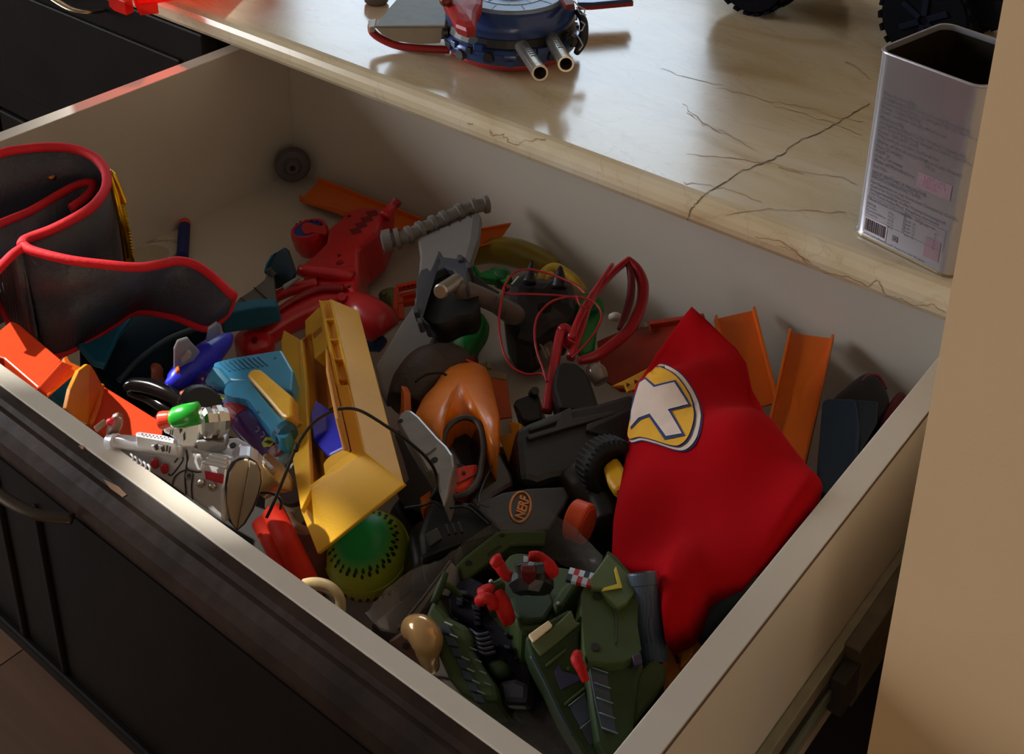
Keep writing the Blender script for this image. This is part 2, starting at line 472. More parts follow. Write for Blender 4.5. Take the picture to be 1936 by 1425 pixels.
# ---- the open drawer
D, WD, H, TF, TS, TD = .521, .784, .1745, .0123, .018, .022
dr = thing('open_drawer', 'wide open drawer with cream sides and dark wooden front, full of toys', 'drawer', (WD/2, D/2, -.02))
box('bottom_panel', (-TS, -TF, -.012), (WD+TS, D+TS, 0), mat((205, 197, 182), .5, var=.03, scale=6), dr)
box('side_panel', (-TS, 0, -.001), (0, D, H), CREAM, dr, bev=.0008)
box('side_panel', (WD, 0, -.001), (WD+TS, D, H), CREAM, dr, bev=.0008)
box('back_panel', (-TS, D, -.001), (WD+TS, D+TS, H-.012), CREAM, dr)
box('front_panel', (-TS-.004, -TF, -.015), (WD+TS+.004, 0, H), CREAM, dr, bev=.0006)
def front_face():
    bm = bmesh.new()
    prof = [(-TF-.0003, H-.001), (-TF-.006, H-.0025), (-TF-.009, H-.0045), (-TF-.012, H-.0045), (-TF-.017, H-.010), (-TF-.0215, H-.017), (-TF-TD, H-.026), (-TF-TD, -.040), (-TF-.0003, -.040)]
    x0, x1 = -.03, WD+.03
    A = [bm.verts.new((x0, y, z)) for y, z in prof]; B = [bm.verts.new((x1, y, z)) for y, z in prof]; n = len(prof)
    for i in range(n): bm.faces.new((A[i], A[(i+1) % n], B[(i+1) % n], B[i]))
    bm.faces.new(A); bm.faces.new(list(reversed(B))); bmesh.ops.recalc_face_normals(bm, faces=bm.faces)
    return link('drawer_front', bm, mat((46, 33, 27), .5, var=.5, scale=22, bump=.3, bscale=70, spec=.12, name='worn_dark_wood'), dr)
ff = front_face()
yf = -TF-TD
fr = bmesh.new()
link('face', (lambda b: (add_box(b, (-.03, yf-.0012, -.04), (WD+.03, yf+.001, H-.030)), b)[1])(bmesh.new()), BLACKW, ff)
for lo, hi in (((.02, yf-.006, -.03), (WD-.02, yf+.0005, -.018)), ((.02, yf-.006, -.018), (.035, yf+.0005, .128)), ((WD-.035, yf-.006, -.018), (WD-.02, yf+.0005, .128)), ((.33, yf-.004, -.018), (.338, yf+.0005, .128)), ((.38, yf-.004, -.018), (.386, yf+.0005, .128))): add_box(fr, lo, hi)
link('moulding', fr, BLACKW, ff, bev=.002)
tube('handle', [Vector((.318, yf-.001, .146)), Vector((.328, yf-.016, .148)), Vector((.370, yf-.022, .150)), Vector((.410, yf-.018, .150)), Vector((.432, yf-.004, .148))], [.003, .0045, .0045, .0045, .0045], mat((80, 68, 58), .4, .8), dr, rb=[.0022]*5)
for i, o_ in enumerate([[(195,905),(225,920),(240,935),(232,940),(210,925)], [(148,843),(158,840),(165,850),(155,850)]]):
    decal('chip', bvh(ff), o_, mat((150, 112, 78), .7, var=.2), ff, step=8, off=.0003)
box('edge_seam', (WD+TS-.0006, 0, H-.0016), (WD+TS+.0004, D, H-.0002), mat((92, 66, 44), .7), dr)
# slide on the right side panel
sx = WD+TS
sl = box('slide_rail', (sx, .0, .022), (sx+.007, .50, .066), mat((150, 146, 128), .45, .35, var=.15), dr, bev=.001)
box('groove', (sx+.0065, .01, .034), (sx+.0085, .35, .038), mat((60, 56, 48), .5, .6), sl)
box('groove', (sx+.0065, .01, .050), (sx+.0085, .35, .054), mat((60, 56, 48), .5, .6), sl)
box('inner_member', (sx+.006, .0, .040), (sx+.010, .30, .048), mat((128, 140, 124), .4, .4), sl)
box('outer_member', (sx+.006, .245, .020), (sx+.017, .52, .068), mat((104, 96, 82), .5, .3, var=.2), sl, bev=.001)
box('stop_tab', (sx+.008, .225, .030), (sx+.018, .247, .058), mat((50, 44, 38), .6), sl, bev=.001)

# ================================================================ THINGS ON THE COUNTER
def base(px, py, z): p = P(px, py, z); return (p.x, p.y, p.z)
ALU = mat((172, 173, 182), .36, .7, var=.04, scale=20, name='tinplate')
# ---- tin
def tin():
    A = P(1610, 440, CT1); ang = math.radians(-11.5); w = .083; dp = .083; hh = .149
    ux = Vector((math.cos(ang), math.sin(ang), 0)); uy = Vector((-ux.y, ux.x, 0))
    t = thing('open_tin', 'open silver square coffee tin printed with small text beside the wall', 'tin', tuple(A+ux*w/2+uy*dp/2))
    c = A+ux*w/2+uy*dp/2
    def ring(hw, hd, r, z, n=5):
        out = []
        for sx, sy, a0 in ((1, -1, -90), (1, 1, 0), (-1, 1, 90), (-1, -1, 180)):
            for k in range(n+1):
                a = math.radians(a0+90*k/n); x = sx*(hw-r)+r*math.cos(a); y = sy*(hd-r)+r*math.sin(a)
                out.append(c+ux*x+uy*y+Vector((0, 0, z)))
        return out
    bm = bmesh.new(); R_ = []
    for hw, z in ((w/2, 0), (w/2+.0008, .0015), (w/2+.0008, .0035), (w/2, .005), (w/2, hh-.002), (w/2+.0008, hh-.001), (w/2+.0006, hh), (w/2-.001, hh), (w/2-.0012, hh-.003), (w/2-.0012, .003)):
        R_.append([bm.verts.new(p) for p in ring(hw, hw, .010, z)])
    for a, b in zip(R_, R_[1:]):
        n = len(a)
        for i in range(n): bm.faces.new((a[i], a[(i+1) % n], b[(i+1) % n], b[i]))
    bm.faces.new(list(reversed(R_[0]))); bm.faces.new(R_[-1])
    for f in bm.faces: f.material_index = 0
    body = link('body', bm, ALU, t)
    for p in body.data.polygons: p.use_smooth = True
    body.modifiers.new('es', 'EDGE_SPLIT').split_angle = .7
    bm = bmesh.new(); a = ring(w/2-.0016, w/2-.0016, .009, .004); b = ring(w/2-.0016, w/2-.0016, .009, hh-.004)
    A_ = [bm.verts.new(p) for p in a]; B_ = [bm.verts.new(p) for p in b]; n = len(A_)
    for i in range(n): bm.faces.new((A_[(i+1) % n], A_[i], B_[i], B_[(i+1) % n]))
    bm.faces.new(A_)
    link('lining', bm, mat((36, 26, 16), .55, .5, name='dark_lacquer'), t)
    bm = bmesh.new(); rr = catmull(ring(w/2+.0003, w/2+.0003, .010, .0025), 1, True); sweep(bm, rr, .0012, None, 6, True)
    link('base_rim', bm, mat((140, 122, 84), .45, .7), t)
    # print on the front face
    INK = mat((96, 94, 104), .5, name='grey_ink'); INK2 = mat((176, 120, 140), .5)
    fo = c-uy*(w/2+.0002)-ux*w/2; zz = Vector((0, 0, 1))
    lines = [(.118, .0034, 'Manufactured By:'), (.1145, .0031, 'Amalgamated Bean Coffee Trading Company Ltd.'), (.111, .0031, 'Industrial Road, Post, Chikmagalur 577101 Karnataka India'),
     (.1075, .0031, 'Phone : 08262 220356'), (.104, .0031, 'Email : customercare@coffeeday.com'), (.099, .0034, 'Marketed By:'),
     (.0955, .0031, 'Amalgamated Bean Coffee Trading Company Ltd.'), (.092, .0031, '23/2 Vittal Mallya Road, Bangalore 560001 Karnataka'), (.0885, .0031, 'Phone : 080 4001 2345'),
     (.085, .0031, 'This package contains Coffee blend'), (.0805, .0036, 'Name of the Commodity'), (.0765, .0036, 'Net Quantity'), (.0725, .0036, 'MRP  g'), (.0692, .0030, '(Incl. of all taxes)'),
     (.065, .0036, 'Date of Manufacture'), (.0605, .0034, 'Lot No.'), (.055, .0036, 'BEST BEFORE 9 MONTHS'), (.0515, .0036, 'FROM MANUFACTURE'),
     (.0475, .0030, 'For Feedback or any Consumer Complaints Contact'), (.0443, .0028, 'Customer Care Executive'), (.0412, .0028, 'Amalgamated Bean Coffee Trading Company Ltd.'), (.038, .0028, '23/2 Vittal Mallya Road, Bangalore, Karnataka'),
     (.0335, .0034, 'Nutritional Information'), (.0298, .0024, 'Energy'), (.027, .0024, 'Protein'), (.0242, .0024, 'Carbohydrates'), (.0214, .0024, 'Total Fat')]
    for z, s, tx in lines: text('printed_line', tx, fo+ux*.010+zz*z, ux, zz, s*1.12, INK, t)
    text('printed_line', 'Pure Coffee Powder', fo+ux*.050+zz*.0805, ux, zz, .0034, INK, t); text('printed_line', '200 g', fo+ux*.050+zz*.077, ux, zz, .0034, INK, t)
    text('printed_line', 'Per 100g approx', fo+ux*.043+zz*.0335, ux, zz, .0034, INK, t)
    for k in range(5): text('printed_line', '0.0 g', fo+ux*.028+zz*(.0298-.0028*k), ux, zz, .0024, INK, t); text('printed_line', 'kcal  12', fo+ux*.043+zz*(.0298-.0028*k), ux, zz, .0024, INK, t); text('printed_line', '%', fo+ux*.066+zz*(.0298-.0028*k), ux, zz, .0024, INK, t)
    text('printed_line', 'www.cafecoffeeday.com  Keep in a cool dry place', fo+ux*.010+zz*.005, ux, zz, .0026, INK, t)
    PK = mat((176, 158, 172), .4, .6)
    def fq(name, x0, x1, z0, z1, m, off=.00012):
        bm = bmesh.new(); add_prism(bm, [fo+ux*x+zz*z-uy*off for x, z in ((x0, z0), (x1, z0), (x1, z1), (x0, z1))], -uy, .0001); return link(name, bm, m, t)
    fq('batch_stamp', .046, .073, .060, .072, PK); fq('batch_stamp', .060, .072, .010, .026, PK)
    for k, s in enumerate(('1 JAN - 2015', 'LOT 0475 / 8', 'MRP 95/-')): text('stamp_text', s, fo+ux*.0505+zz*(.069-.0034*k), ux, zz, .0032, INK2, t, off=.0006)
    fq('barcode_label', .009, .029, .0065, .0195, mat((204, 200, 212), .5))
    bm = bmesh.new(); rnd = random.Random(4); x = .0105
    while x < .0275:
        bw = rnd.choice((.0003, .0005, .0008)); add_prism(bm, [fo+ux*a+zz*b-uy*.0003 for a, b in ((x, .0085), (x+bw, .0085), (x+bw, .0182), (x, .0182))], -uy, .0001); x += bw+rnd.choice((.0003, .0005))
    link('barcode', bm, mat((50, 46, 60), .6), t)
    for a, b, r0, mm in ((.034, .0385, 0, INK),):
        fq('veg_mark', a, b, .010, .0145, INK); fq('veg_mark', a+.0005, b-.0005, .0105, .0140, ALU, .0003); fq('veg_mark', a+.0014, b-.0014, .0114, .0131, INK, .0005)
    for x0, x1, z0, z1 in ((.009, .041, .0195, .0197), (.009, .041, .0365, .0367), (.009, .0092, .0195, .0365), (.0408, .041, .0195, .0365), (.042, .074, .0365, .0367), (.042, .074, .0195, .0197), (.042, .0422, .0195, .0365), (.0738, .074, .0195, .0365)): fq('table_rule', x0, x1, z0, z1, INK)
tin()

# ---- toy ship
NAVY = mat((34, 62, 120), .3, .25, var=.15, coat=.4, name='dark_blue_plastic'); REDP = mat((160, 28, 30), .4, var=.1, name='red_plastic'); BLKP = mat((26, 26, 32), .4, name='black_plastic')
STONE = mat((126, 142, 164), .42, .35, var=.12, scale=90, name='grey_blue_deck'); CHROME = mat((196, 190, 176), .28, .9, var=.05, name='silver_plastic')
def ship():
    c = P(965, 62, .235); c.z = CT1; R0 = .066
    t = thing('toy_spaceship', 'round blue toy spaceship with twin silver cannons and red arm on countertop', 'toy', tuple(c))
    u = lambda z: c+Vector((0, 0, z))
    lathe('keel', u(.0005), u(.012), [(0, .048), (.5, .060), (1, R0-.003)], REDP, t, 40, True)
    lathe('hull', u(.0095), u(.028), [(0, R0-.006), (.2, R0-.001), (.7, R0+.001), (1, R0-.003)], NAVY, t, 40, True)
    lathe('band', u(.026), u(.038), [(0, R0-.005), (.3, R0-.002), (1, R0-.005)], BLKP, t, 40, False)
    lathe('upper_hull', u(.036), u(.060), [(0, R0-.005), (.15, R0-.002), (.6, R0-.004), (.9, R0-.009), (1, R0-.012)], NAVY, t, 40, True)
    dk = lathe('deck', u(.0595), u(.063), [(0, R0-.012), (.7, R0-.013), (1, R0-.015)], STONE, t, 40)
    LN = mat((150, 178, 220), .3, .2); tr = bvh(dk)
    lathe('hub', u(.0625), u(.0675), [(0, .020), (.7, .0195), (1, .016)], STONE, t, 28)
    bm = bmesh.new()
    for rr in (.0215, .036):
        sweep(bm, [u(.0632)+Vector((math.cos(a)*rr, math.sin(a)*rr, 0)) for a in [2*math.pi*k/40 for k in range(40)]], .0004, None, 5, True)
    for k in range(20):
        a = 2*math.pi*k/20
        sweep(bm, [u(.0632)+Vector((math.cos(a)*r, math.sin(a)*r, 0)) for r in ((.022, .034) if k % 2 else (.037, .049))], .0004, None, 5)
    link('panel_line', bm, LN, t)
    # greebles on the band, toward the viewer and the right
    for k in range(26):
        a = math.radians(-150+k*9); r = R0-.001
        p = u(.014+.02*random.random())+Vector((math.cos(a)*r, math.sin(a)*r, 0))
        d = Vector((math.cos(a), math.sin(a), 0))
        if k % 3 == 0: lathe('vent_ring', p, p+d*.004, [(0, .006), (1, .005)], BLKP, t, 12)
        else: seg_box('armour_block', p-d*.003, p+d*.003, .006+.006*random.random(), .006, random.choice((BLKP, NAVY)), t)
    dirr = Vector((-RM.col[0].y, RM.col[0].x, 0))
    # cannons
    for (x0, y0, z0, x1, y1, z1) in ((984, 84, .246, 1021, 138, .262), (1040, 69, .248, 1070, 121, .264)):
        A, B = P(x0, y0, z0), P(x1, y1, z1); r = .0067
        cn = lathe('cannon', A, B, [(0, r), (.02, r), (.9, r), (.93, r+.0005), (1, r+.0005), (1, r-.0012), (.75, r-.0014), (.74, 0)], CHROME, t, 28)
        lathe('bore', A+(B-A)*.76, A+(B-A)*.77, [(0, r-.0015), (1, r-.0015)], mat((30, 26, 22), .8), cn, 20)
        bm = bmesh.new()
        for k in range(7):
            q = A+(B-A)*(.22+.075*k); d = (B-A).normalized(); up = (Vector((0, 0, 1))-d*d.z).normalized()
            add_prism(bm, [q+up*(r+.0003)+d*sx_*.0012+d.cross(up)*sy_*.002 for sx_, sy_ in ((-1, -1), (1, -1), (1, 1), (-1, 1))], up, .0008)
        link('slot', bm, mat((60, 56, 50), .6), cn)
    # left wing: grey top, cream front edge, red underside
    wp = Pl((702, 55, .245), (845, 55, .245), (830, 100, .238))
    prism('wing_top', Pl((710, 48, .246), (842, 44, .250), (790, -20, .246)), [(708, 50), (738, 12), (775, -30), (850, -30), (842, 50)], .002, mat((112, 120, 118), .5, var=.1, scale=90), t)
    prism('wing_side', Pl((708, 50, .246), (842, 50, .250), (780, 80, .228)), [(708, 51), (842, 49), (832, 82), (790, 84), (745, 78), (722, 66)], .003, mat((168, 160, 148), .5), t)
    tube('wing_keel', [(699, 45, .240), (704, 60, .232), (722, 74, .226), (755, 87, .221), (800, 92, .2205), (850, 94, .2205)], [.002, .004, .004, .004, .004, .004], REDP, t)
    prism('wing_tip', flat(.244), [(696, 38), (712, 34), (708, 50), (698, 52)], .006, mat((170, 165, 155), .45, .3), t)
    # right wing
    prism('wing', flat(.243), [(1092, -8), (1180, -14), (1196, -2), (1120, 5), (1092, 5)], .004, NAVY, t)
    prism('wing_keel', flat(.238), [(1092, -4), (1192, -8), (1198, 2), (1120, 9), (1092, 9)], .006, REDP, t)
    # red arm resting on the deck
    dome('arm', Pl((850, 0, .287), (910, 0, .290), (880, 60, .283)), [(832, -20), (915, -20), (912, 12), (902, 30), (900, 58), (882, 60), (862, 52), (852, 34), (846, 20), (836, 8)], .006, .008, REDP, t, sm=False, rings=4, smooth=False)
    lathe('arm_joint', P(843, -2, .296), P(843, 5, .290), [(0, .004), (.5, .006), (1, .004)], mat((120, 60, 50), .3, .5), t, 16, True)
    prism('claw', flat(.284), [(1056, -12), (1080, -12), (1086, 8), (1070, 10)], .005, mat((110, 20, 22), .5), t)
    tube('side_hose', [(1090, 20, .262), (1103, 40, .255), (1102, 75, .245), (1090, 100, .238)], [.003, .004, .005, .003], BLKP, t)
    bm = bmesh.new()
    for pts in ([(1085,2,.272),(1094,12,.270),(1106,18,.268),(1104,28,.266)], [(1090,14,.268),(1097,26,.266),(1108,28,.264)], [(1087,62,.256),(1096,74,.254),(1102,86,.250),(1095,95,.248)], [(1098,40,.262),(1106,46,.260),(1100,58,.258),(1092,58,.258)]):
        sweep(bm, V3(pts), .0007, None, 5)
    link('edge_line', bm, mat((190, 205, 230), .3), t)
    return t
ship()
# ---- grey hub beside the ship, red case at the far left, truck
t = thing('grey_knob', 'small grey metallic knob behind the left wing of the toy spaceship', 'knob', base(712, 8, CT1))
lathe('body', P(712, 6, CT1+.0), P(712, 6, CT1)+Vector((0, 0, .02)), [(0, .010), (.15, .013), (.6, .014), (.9, .010), (1, .004)], mat((120, 118, 118), .3, .7), t, 24, True)
lathe('hub_cap', P(712, 6, CT1)+Vector((0, 0, .0195)), P(712, 6, CT1)+Vector((0, 0, .023)), [(0, .005), (1, .003)], BLKP, t, 16)
RT = mat((240, 40, 26), .3, name='translucent_red')
def make_translucent(m, rgb, f):
    nt = m.node_tree; N = nt.nodes; b = N['Principled BSDF']; tr = N.new('ShaderNodeBsdfTransparent'); tr.inputs[0].default_value = (*rgb, 1)
    mx = N.new('ShaderNodeMixShader'); mx.inputs[0].default_value = f; nt.links.new(b.outputs[0], mx.inputs[1]); nt.links.new(tr.outputs[0], mx.inputs[2])
    nt.links.new(mx.outputs[0], N['Material Output'].inputs[0])
make_translucent(RT, (1, .26, .18), .6)
t = thing('red_launcher', 'bright red plastic toy case at the sunlit left end of the countertop', 'toy', base(250, 0, CT1))
a = P(203, 2, CT1)
pr = prism('body', flat(CT1+.08), [(240, -122), (300, -130), (370, -142), (425, -152), (520, -230), (300, -300), (200, -200)], .0799, RT, t, bev=.002)
prism('flange', flat(CT1+.016), [(203, -14), (245, -18), (250, -3), (236, 3), (212, -6)], .0158, RT, t, bev=.001)
prism('flange', flat(CT1+.014), [(252, -12), (290, -18), (298, 3), (262, 6)], .0138, RT, t, bev=.001)
TY = mat((12, 13, 20), .85, spec=.08, var=.2, bump=.3, name='tyre_rubber'); RIM = mat((14, 20, 40), .6, spec=.1, name='blue_rim')
def wheel(parent, c, ax, r, w):
    c = Vector(c); A, B = c-ax*w/2, c+ax*w/2
    o = lathe('tyre', A, B, [(0, r*.66), (.0, r*.9), (.15, r*.97), (.85, r*.97), (1, r*.9), (1, r*.66), (.85, r*.6)], TY, parent, 30)
    bm = bmesh.new(); u = Vector((0, 0, 1)); v = ax.cross(u)
    for k in range(22):
        a = 2*math.pi*k/22; d = u*math.cos(a)+v*math.sin(a); tt = ax.cross(d)
        for s in (-.28, .28):
            q = c+d*r*.975+ax*w*s+tt*(.004 if s > 0 else 0)
            add_prism(bm, [q+ax*w*.2*i+tt*r*.07*j+d*r*.03 for i, j in ((-1, -1), (1, -1), (1, 1), (-1, 1))], d, r*.07)
    link('lug', bm, TY, o)['kind'] = 'stuff'
    rm = lathe('rim', A+ax*w*.02, B-ax*w*.02, [(0, 0), (0, r*.6), (.04, r*.64), (.1, r*.6), (.3, r*.5), (.7, r*.5), (.96, r*.64), (1, r*.6), (1, 0)], RIM, parent, 24)
    for k in range(6):
        a = 2*math.pi*k/6; d = u*math.cos(a)+v*math.sin(a)
        seg_box('spoke', c-ax*w*.5+d*r*.1, c-ax*w*.5+d*r*.55, r*.13, .004, RIM, rm, up=ax)
def truck():
    r = .047
    w1 = P(1432, 34, CT1); w1.z = CT1+r+.001
    w2 = P(1757, 128, CT1); w2.z = CT1+r+.001
    w1 += Vector((-.012, .016, 0)); w2 += Vector((-.010, .014, 0))
    d = (w2-w1).normalized(); ax = Vector((d.y, -d.x, 0))*-1; n = Vector((-d.y, d.x, 0))
    t = thing('monster_truck', 'dark toy truck with big knobbly blue-rimmed tyres behind the tin', 'toy', tuple(Vector(((w1.x+w2.x)/2, (w1.y+w2.y)/2, CT1))))
    for c in (w1, w2, w1+n*.12, w2+n*.12): wheel(t, c, n, r, .038)
    o = Vector((0, 0, .03)); BB = mat((16, 17, 24), .7, spec=.1)
    def bb(name, s0, s1, n0, n1, z0, z1, m, tp=1):
        bm = bmesh.new(); q = [w1+d*s+n*k for s, k in ((s0, n0), (s1, n0), (s1, n1), (s0, n1))]
        for p in q: p.z = CT1+z1
        bm2 = add_prism(bm, q, Vector((0, 0, 1)), z1-z0, tp); return link(name, bm, m, t, bev=.003)
    L_ = (w2-w1).length
    bb('chassis', -.02, L_+.03, .03, .09, .045, .065, BB)
    bb('body', -.03, L_+.06, .0, .12, .078, .135, BB, 1.05)
    bb('cabin', L_*.3, L_*.85, .015, .105, .135, .18, BB, 1.2)
    bb('bumper', L_+.03, L_+.085, .0, .12, .05, .078, BB)
    for s in (.02, L_-.02):
        for k in (.025, .095): tube('suspension_spring', [w1+d*s+n*k+Vector((0, 0, -.02)), w1+d*(s+.01)+n*k+Vector((0, 0, .04))], .005, mat((60, 60, 66), .4, .6), t, res=3)
truck()

# ================================================================ THINGS IN THE DRAWER
# ---- plastics
RED = mat((205, 30, 38), .32, var=.05, coat=.3); DRED = mat((150, 24, 30), .4); GREY = mat((132, 130, 128), .5, var=.04); DGREY = mat((62, 62, 64), .5)
ORG = mat((232, 112, 24), .38, var=.04); ORGR = mat((232, 70, 26), .34, var=.04); YEL = mat((246, 188, 34), .42, var=.04, scale=25, bump=.05, bscale=700)
TEAL = mat((26, 108, 142), .38, var=.06); DTEAL = mat((18, 52, 66), .5); BLUE = mat((40, 48, 220), .35); LBLUE = mat((72, 168, 218), .34, var=.04)
BLK = mat((22, 22, 24), .42, var=.1); GBLK = mat((16, 16, 18), .16, coat=.6); GRN = mat((26, 150, 62), .4); OLV = mat((74, 94, 52), .5, var=.07, bump=.05)
PUR = mat((74, 44, 120), .3, coat=.4); WHT = mat((226, 224, 218), .4); SIL = mat((200, 202, 206), .3, .75, var=.05); DARK = mat((16, 15, 15), .7)

# ---- wheel in the corner, dart, clear ring
A, B = P(572, 331, .026), P(561, 334, .028)
t = thing('toy_wheel', 'small grey ribbed toy wheel in the far left corner of the drawer', 'wheel', (.022, .50, .003))
A = Vector((.020, .501, .026)); ax = (CAM-A); ax.z *= .35; ax = ax.normalized(); SC[0] = .86
WG = mat((92, 86, 86), .55); A = A+ax*.006
lathe('tyre', A-ax*.008, A+ax*.007, [(0, .018), (.1, .0225), (.55, .0235), (.7, .021), (.72, .0225), (.95, .020), (1, .014)], WG, t, 30)
lathe('hub', A+ax*.004, A+ax*.013, [(0, .013), (.6, .011), (1, .008), (1, .0035), (.5, .003)], WG, t, 20)
lathe('axle_hole', A+ax*.012, A+ax*.0133, [(0, .0038), (1, .0038)], DARK, t, 14)
SC[0] = 1
DB = mat((36, 46, 116), .75); 
def dart(a, b, label, body, tip, g='foam darts'):
    A, B = P(*a), P(*b); t = thing('foam_dart', label, 'dart', tuple((A+B)/2-Vector((0, 0, .0062))), None)
    lathe('body', B, A+(B-A)*.14, [(0, .003), (0, .0062), (1, .0062)], body, t, 18)
    lathe('tip', A+(B-A)*.14, A, [(0, .0060), (.5, .0065), (.85, .0055), (1, .0035)], tip, t, 18, True)
    lathe('bore', B-(A-B)*.004, B+(A-B)*.01, [(0, .0028), (1, .0028)], DARK, t, 12)
dart((349, 419, .0064), (345, 486, .0064), 'blue foam dart with orange tip on the bare drawer bottom', DB, mat((228, 72, 48), .5))
CLR = mat((214, 202, 176), .2, alpha=.35, name='clear_plastic')
t = thing('clear_ring', 'thin clear plastic ring on the drawer bottom left of the dart', 'ring', base(282, 478, 0))
c = P(282, 482, .0015); bm = bmesh.new(); sweep(bm, [c+Vector((math.cos(a)*.024, math.sin(a)*.034, 0)) for a in [math.pi*k/16 for k in range(32)]], .0014, None, 6, True); link('ring', bm, CLR, t, smooth=True)
lathe('disc', c-Vector((0, 0, .001)), c, [(0, .020), (1, .020)], CLR, t)

# ---- orange track pieces
def track(label, corners, lips=.0055, th=.0022, m=ORG, name='track_piece', loc=None):
    """corners: 4 x (px,py,z): end A left, end A right, end B right, end B left"""
    q = V3(corners); n = (q[1]-q[0]).cross(q[3]-q[0]).normalized()
    if n.dot(CAM-q[0]) < 0: n = -n
    c = sum(q, Vector())/4; t = thing(name, label, 'track', tuple(c), 'orange track pieces')
    bm = bmesh.new(); add_prism(bm, q, n, th); link('road', bm, m, t, bev=.0004)
    for a, b, o_ in ((q[0], q[3], q[1]), (q[1], q[2], q[0])):
        s = (o_-a).normalized()*.0022
        bm = bmesh.new(); add_prism(bm, [p+n*lips for p in (a, b, b+s, a+s)], n, lips+th); link('side_lip', bm, m, t, bev=.0004)
    return t
track('orange track piece behind the red toy, end near the grey wheel', [(566, 378, .010), (603, 342, .012), (800, 420, .028), (785, 452, .022)])
track('orange track piece end sticking out right of the grey saw head', [(966, 424, .062), (938, 462, .050), (800, 492, .045), (800, 452, .058)])
track('orange track piece leaning on the back panel right behind the red cape', [(1350, 603, .076), (1426, 586, .078), (1470, 760, .055), (1392, 780, .050)])
track('orange track piece leaning on the back panel, furthest right', [(1492, 628, .078), (1577, 640, .080), (1523, 885, .050), (1440, 860, .045)])
# rusty red box side behind the red frame
t = thing('rust_red_ramp', 'dark rust-red plastic ramp behind the red cape and the red frame', 'toy', base(1220, 660, .02))
prism('ramp', Pl((1150, 700, .045), (1300, 610, .070), (1140, 640, .045)), [(1128, 645), (1180, 622), (1232, 606), (1330, 592), (1345, 640), (1300, 735), (1170, 735), (1140, 715)], .004, mat((158, 44, 18), .5, var=.1), t)
prism('edge_strip', Pl((1150, 700, .050), (1300, 610, .075), (1140, 640, .050)), [(1226, 606), (1330, 591), (1331, 597), (1228, 613)], .006, mat((176, 52, 24), .5), t)

# ---- big red toy on the drawer bottom
def redtoy():
    t = thing('red_crossbow_toy', 'large shiny red plastic toy with round blue dial lying on the drawer bottom', 'toy', base(650, 530, 0))
    SC[0] = .72
    pl = Pl((652, 399, .050), (745, 400, .060), (620, 545, .050))
    b = prism('body', pl, [(620, 431), (643, 414), (655, 398), (684, 389), (715, 391), (731, 399), (712, 440), (678, 468), (679, 522), (672, 560), (653, 544), (600, 538), (572, 519), (572, 498), (594, 480), (616, 458)], .045, RED, t, bev=.004)
    pr = Pl((731, 399, .058), (678, 468, .052), (745, 440, .035))
    prism('side_wall', pr, [(731, 399), (748, 404), (746, 436), (724, 470), (686, 524), (687, 564), (674, 562), (679, 522), (678, 468), (712, 438)], .012, RED, t, bev=.002)
    tube('nozzle', [(727, 410, .058), (740, 394, .064), (751, 379, .070)], [.010, .007, .0065], RED, t, n=16, res=3)
    lathe('nozzle_cap', P(745, 387, .067), P(753, 377, .0715), [(0, .0075), (.8, .0072), (1, .005)], DRED, t, 16)
    for k in range(4):
        x, y = 699-k*10.5, 408+k*11
        prism('slot', pl, [(x-8, y-8), (x+12, y-12), (x+17, y-3), (x-2, y+2)], .001, mat((120, 10, 16), .6), t, off=.0006)
    # dial
    c0 = pl.hit(583, 431, .0); c1 = c0-pl.n*.026
    SC[0] = .86
    lathe('dial_housing', c1, c0, [(0, .018), (.3, .0215), (.8, .0222), (1, .021), (1, .0175), (.92, .0175)], RED, t, 36)
    dd = lathe('dial', c0-pl.n*.003, c0-pl.n*.001, [(0, .0176), (1, .0176)], mat((30, 66, 150), .4), t, 32)
    SC[0] = .66
    prism('pointer', pl, [(570, 430), (574, 422), (584, 420), (596, 424), (615, 428), (616, 440), (590, 438), (576, 440)], .003, RED, t, off=.001, sm=True)
    for k in range(7):
        a = math.radians(-60+k*24); x, y = 583+26*math.sin(a), 430-14*math.cos(a)
        disc('notch', pl, x, y, 2.2, .001, DARK, dd, off=0)
    for x, y, r in ((660, 408, 4), (641, 482, 4), (644, 496, 9), (660, 540, 4)): disc('screw_hole', pl, x, y, r, .001, mat((90, 10, 16), .6), t, off=.0005)
    prism('recess', pl, [(618, 489), (665, 487), (666, 503), (620, 505)], .001, mat((190, 22, 30), .5), t, off=.0005)
    tube('cross_bar', [(566, 512, .052), (615, 516, .054), (668, 524, .055)], .009, RED, t, n=14, res=3)
    # stock running to lower left
    tube('stock', [(672, 560, .035), (620, 575, .036), (560, 600, .034), (500, 636, .030), (478, 650, .028)], [.020, .019, .017, .014, .012], RED, t, n=16, pw=2.8)
    tube('stock_rail', [(650, 545, .052), (600, 548, .050), (560, 565, .048), (520, 590, .044)], [.006, .006, .005, .004], DRED, t, n=10)
    tube('stock_rail', [(600, 536, .048), (560, 545, .045), (525, 560, .040), (512, 575, .036)], [.009, .009, .008, .007], RED, t, n=10)
    dome('butt', flat(.030), [(443, 640), (470, 620), (505, 622), (520, 640), (512, 660), (490, 668), (465, 670), (448, 655)], .010, .025, RED, t, sm=True)
    disc('peg_hole', flat(.041), 481, 640, 6, .001, mat((110, 10, 16), .6), t)
    # grip to the lower right
    tube('grip', [(660, 570, .040), (690, 592, .044), (715, 612, .042), (728, 630, .036)], [.016, .026, .028, .022], RED, t, n=18)
    lathe('grip_boss', P(646, 566, .05), P(646, 560, .056), [(0, .009), (1, .006)], RED, t, 16)
    tube('blue_wheel', [(690, 652, .020), (712, 648, .022), (724, 655, .02)], [.010, .013, .010], mat((26, 70, 130), .4), t)
redtoy()
SC[0] = .82

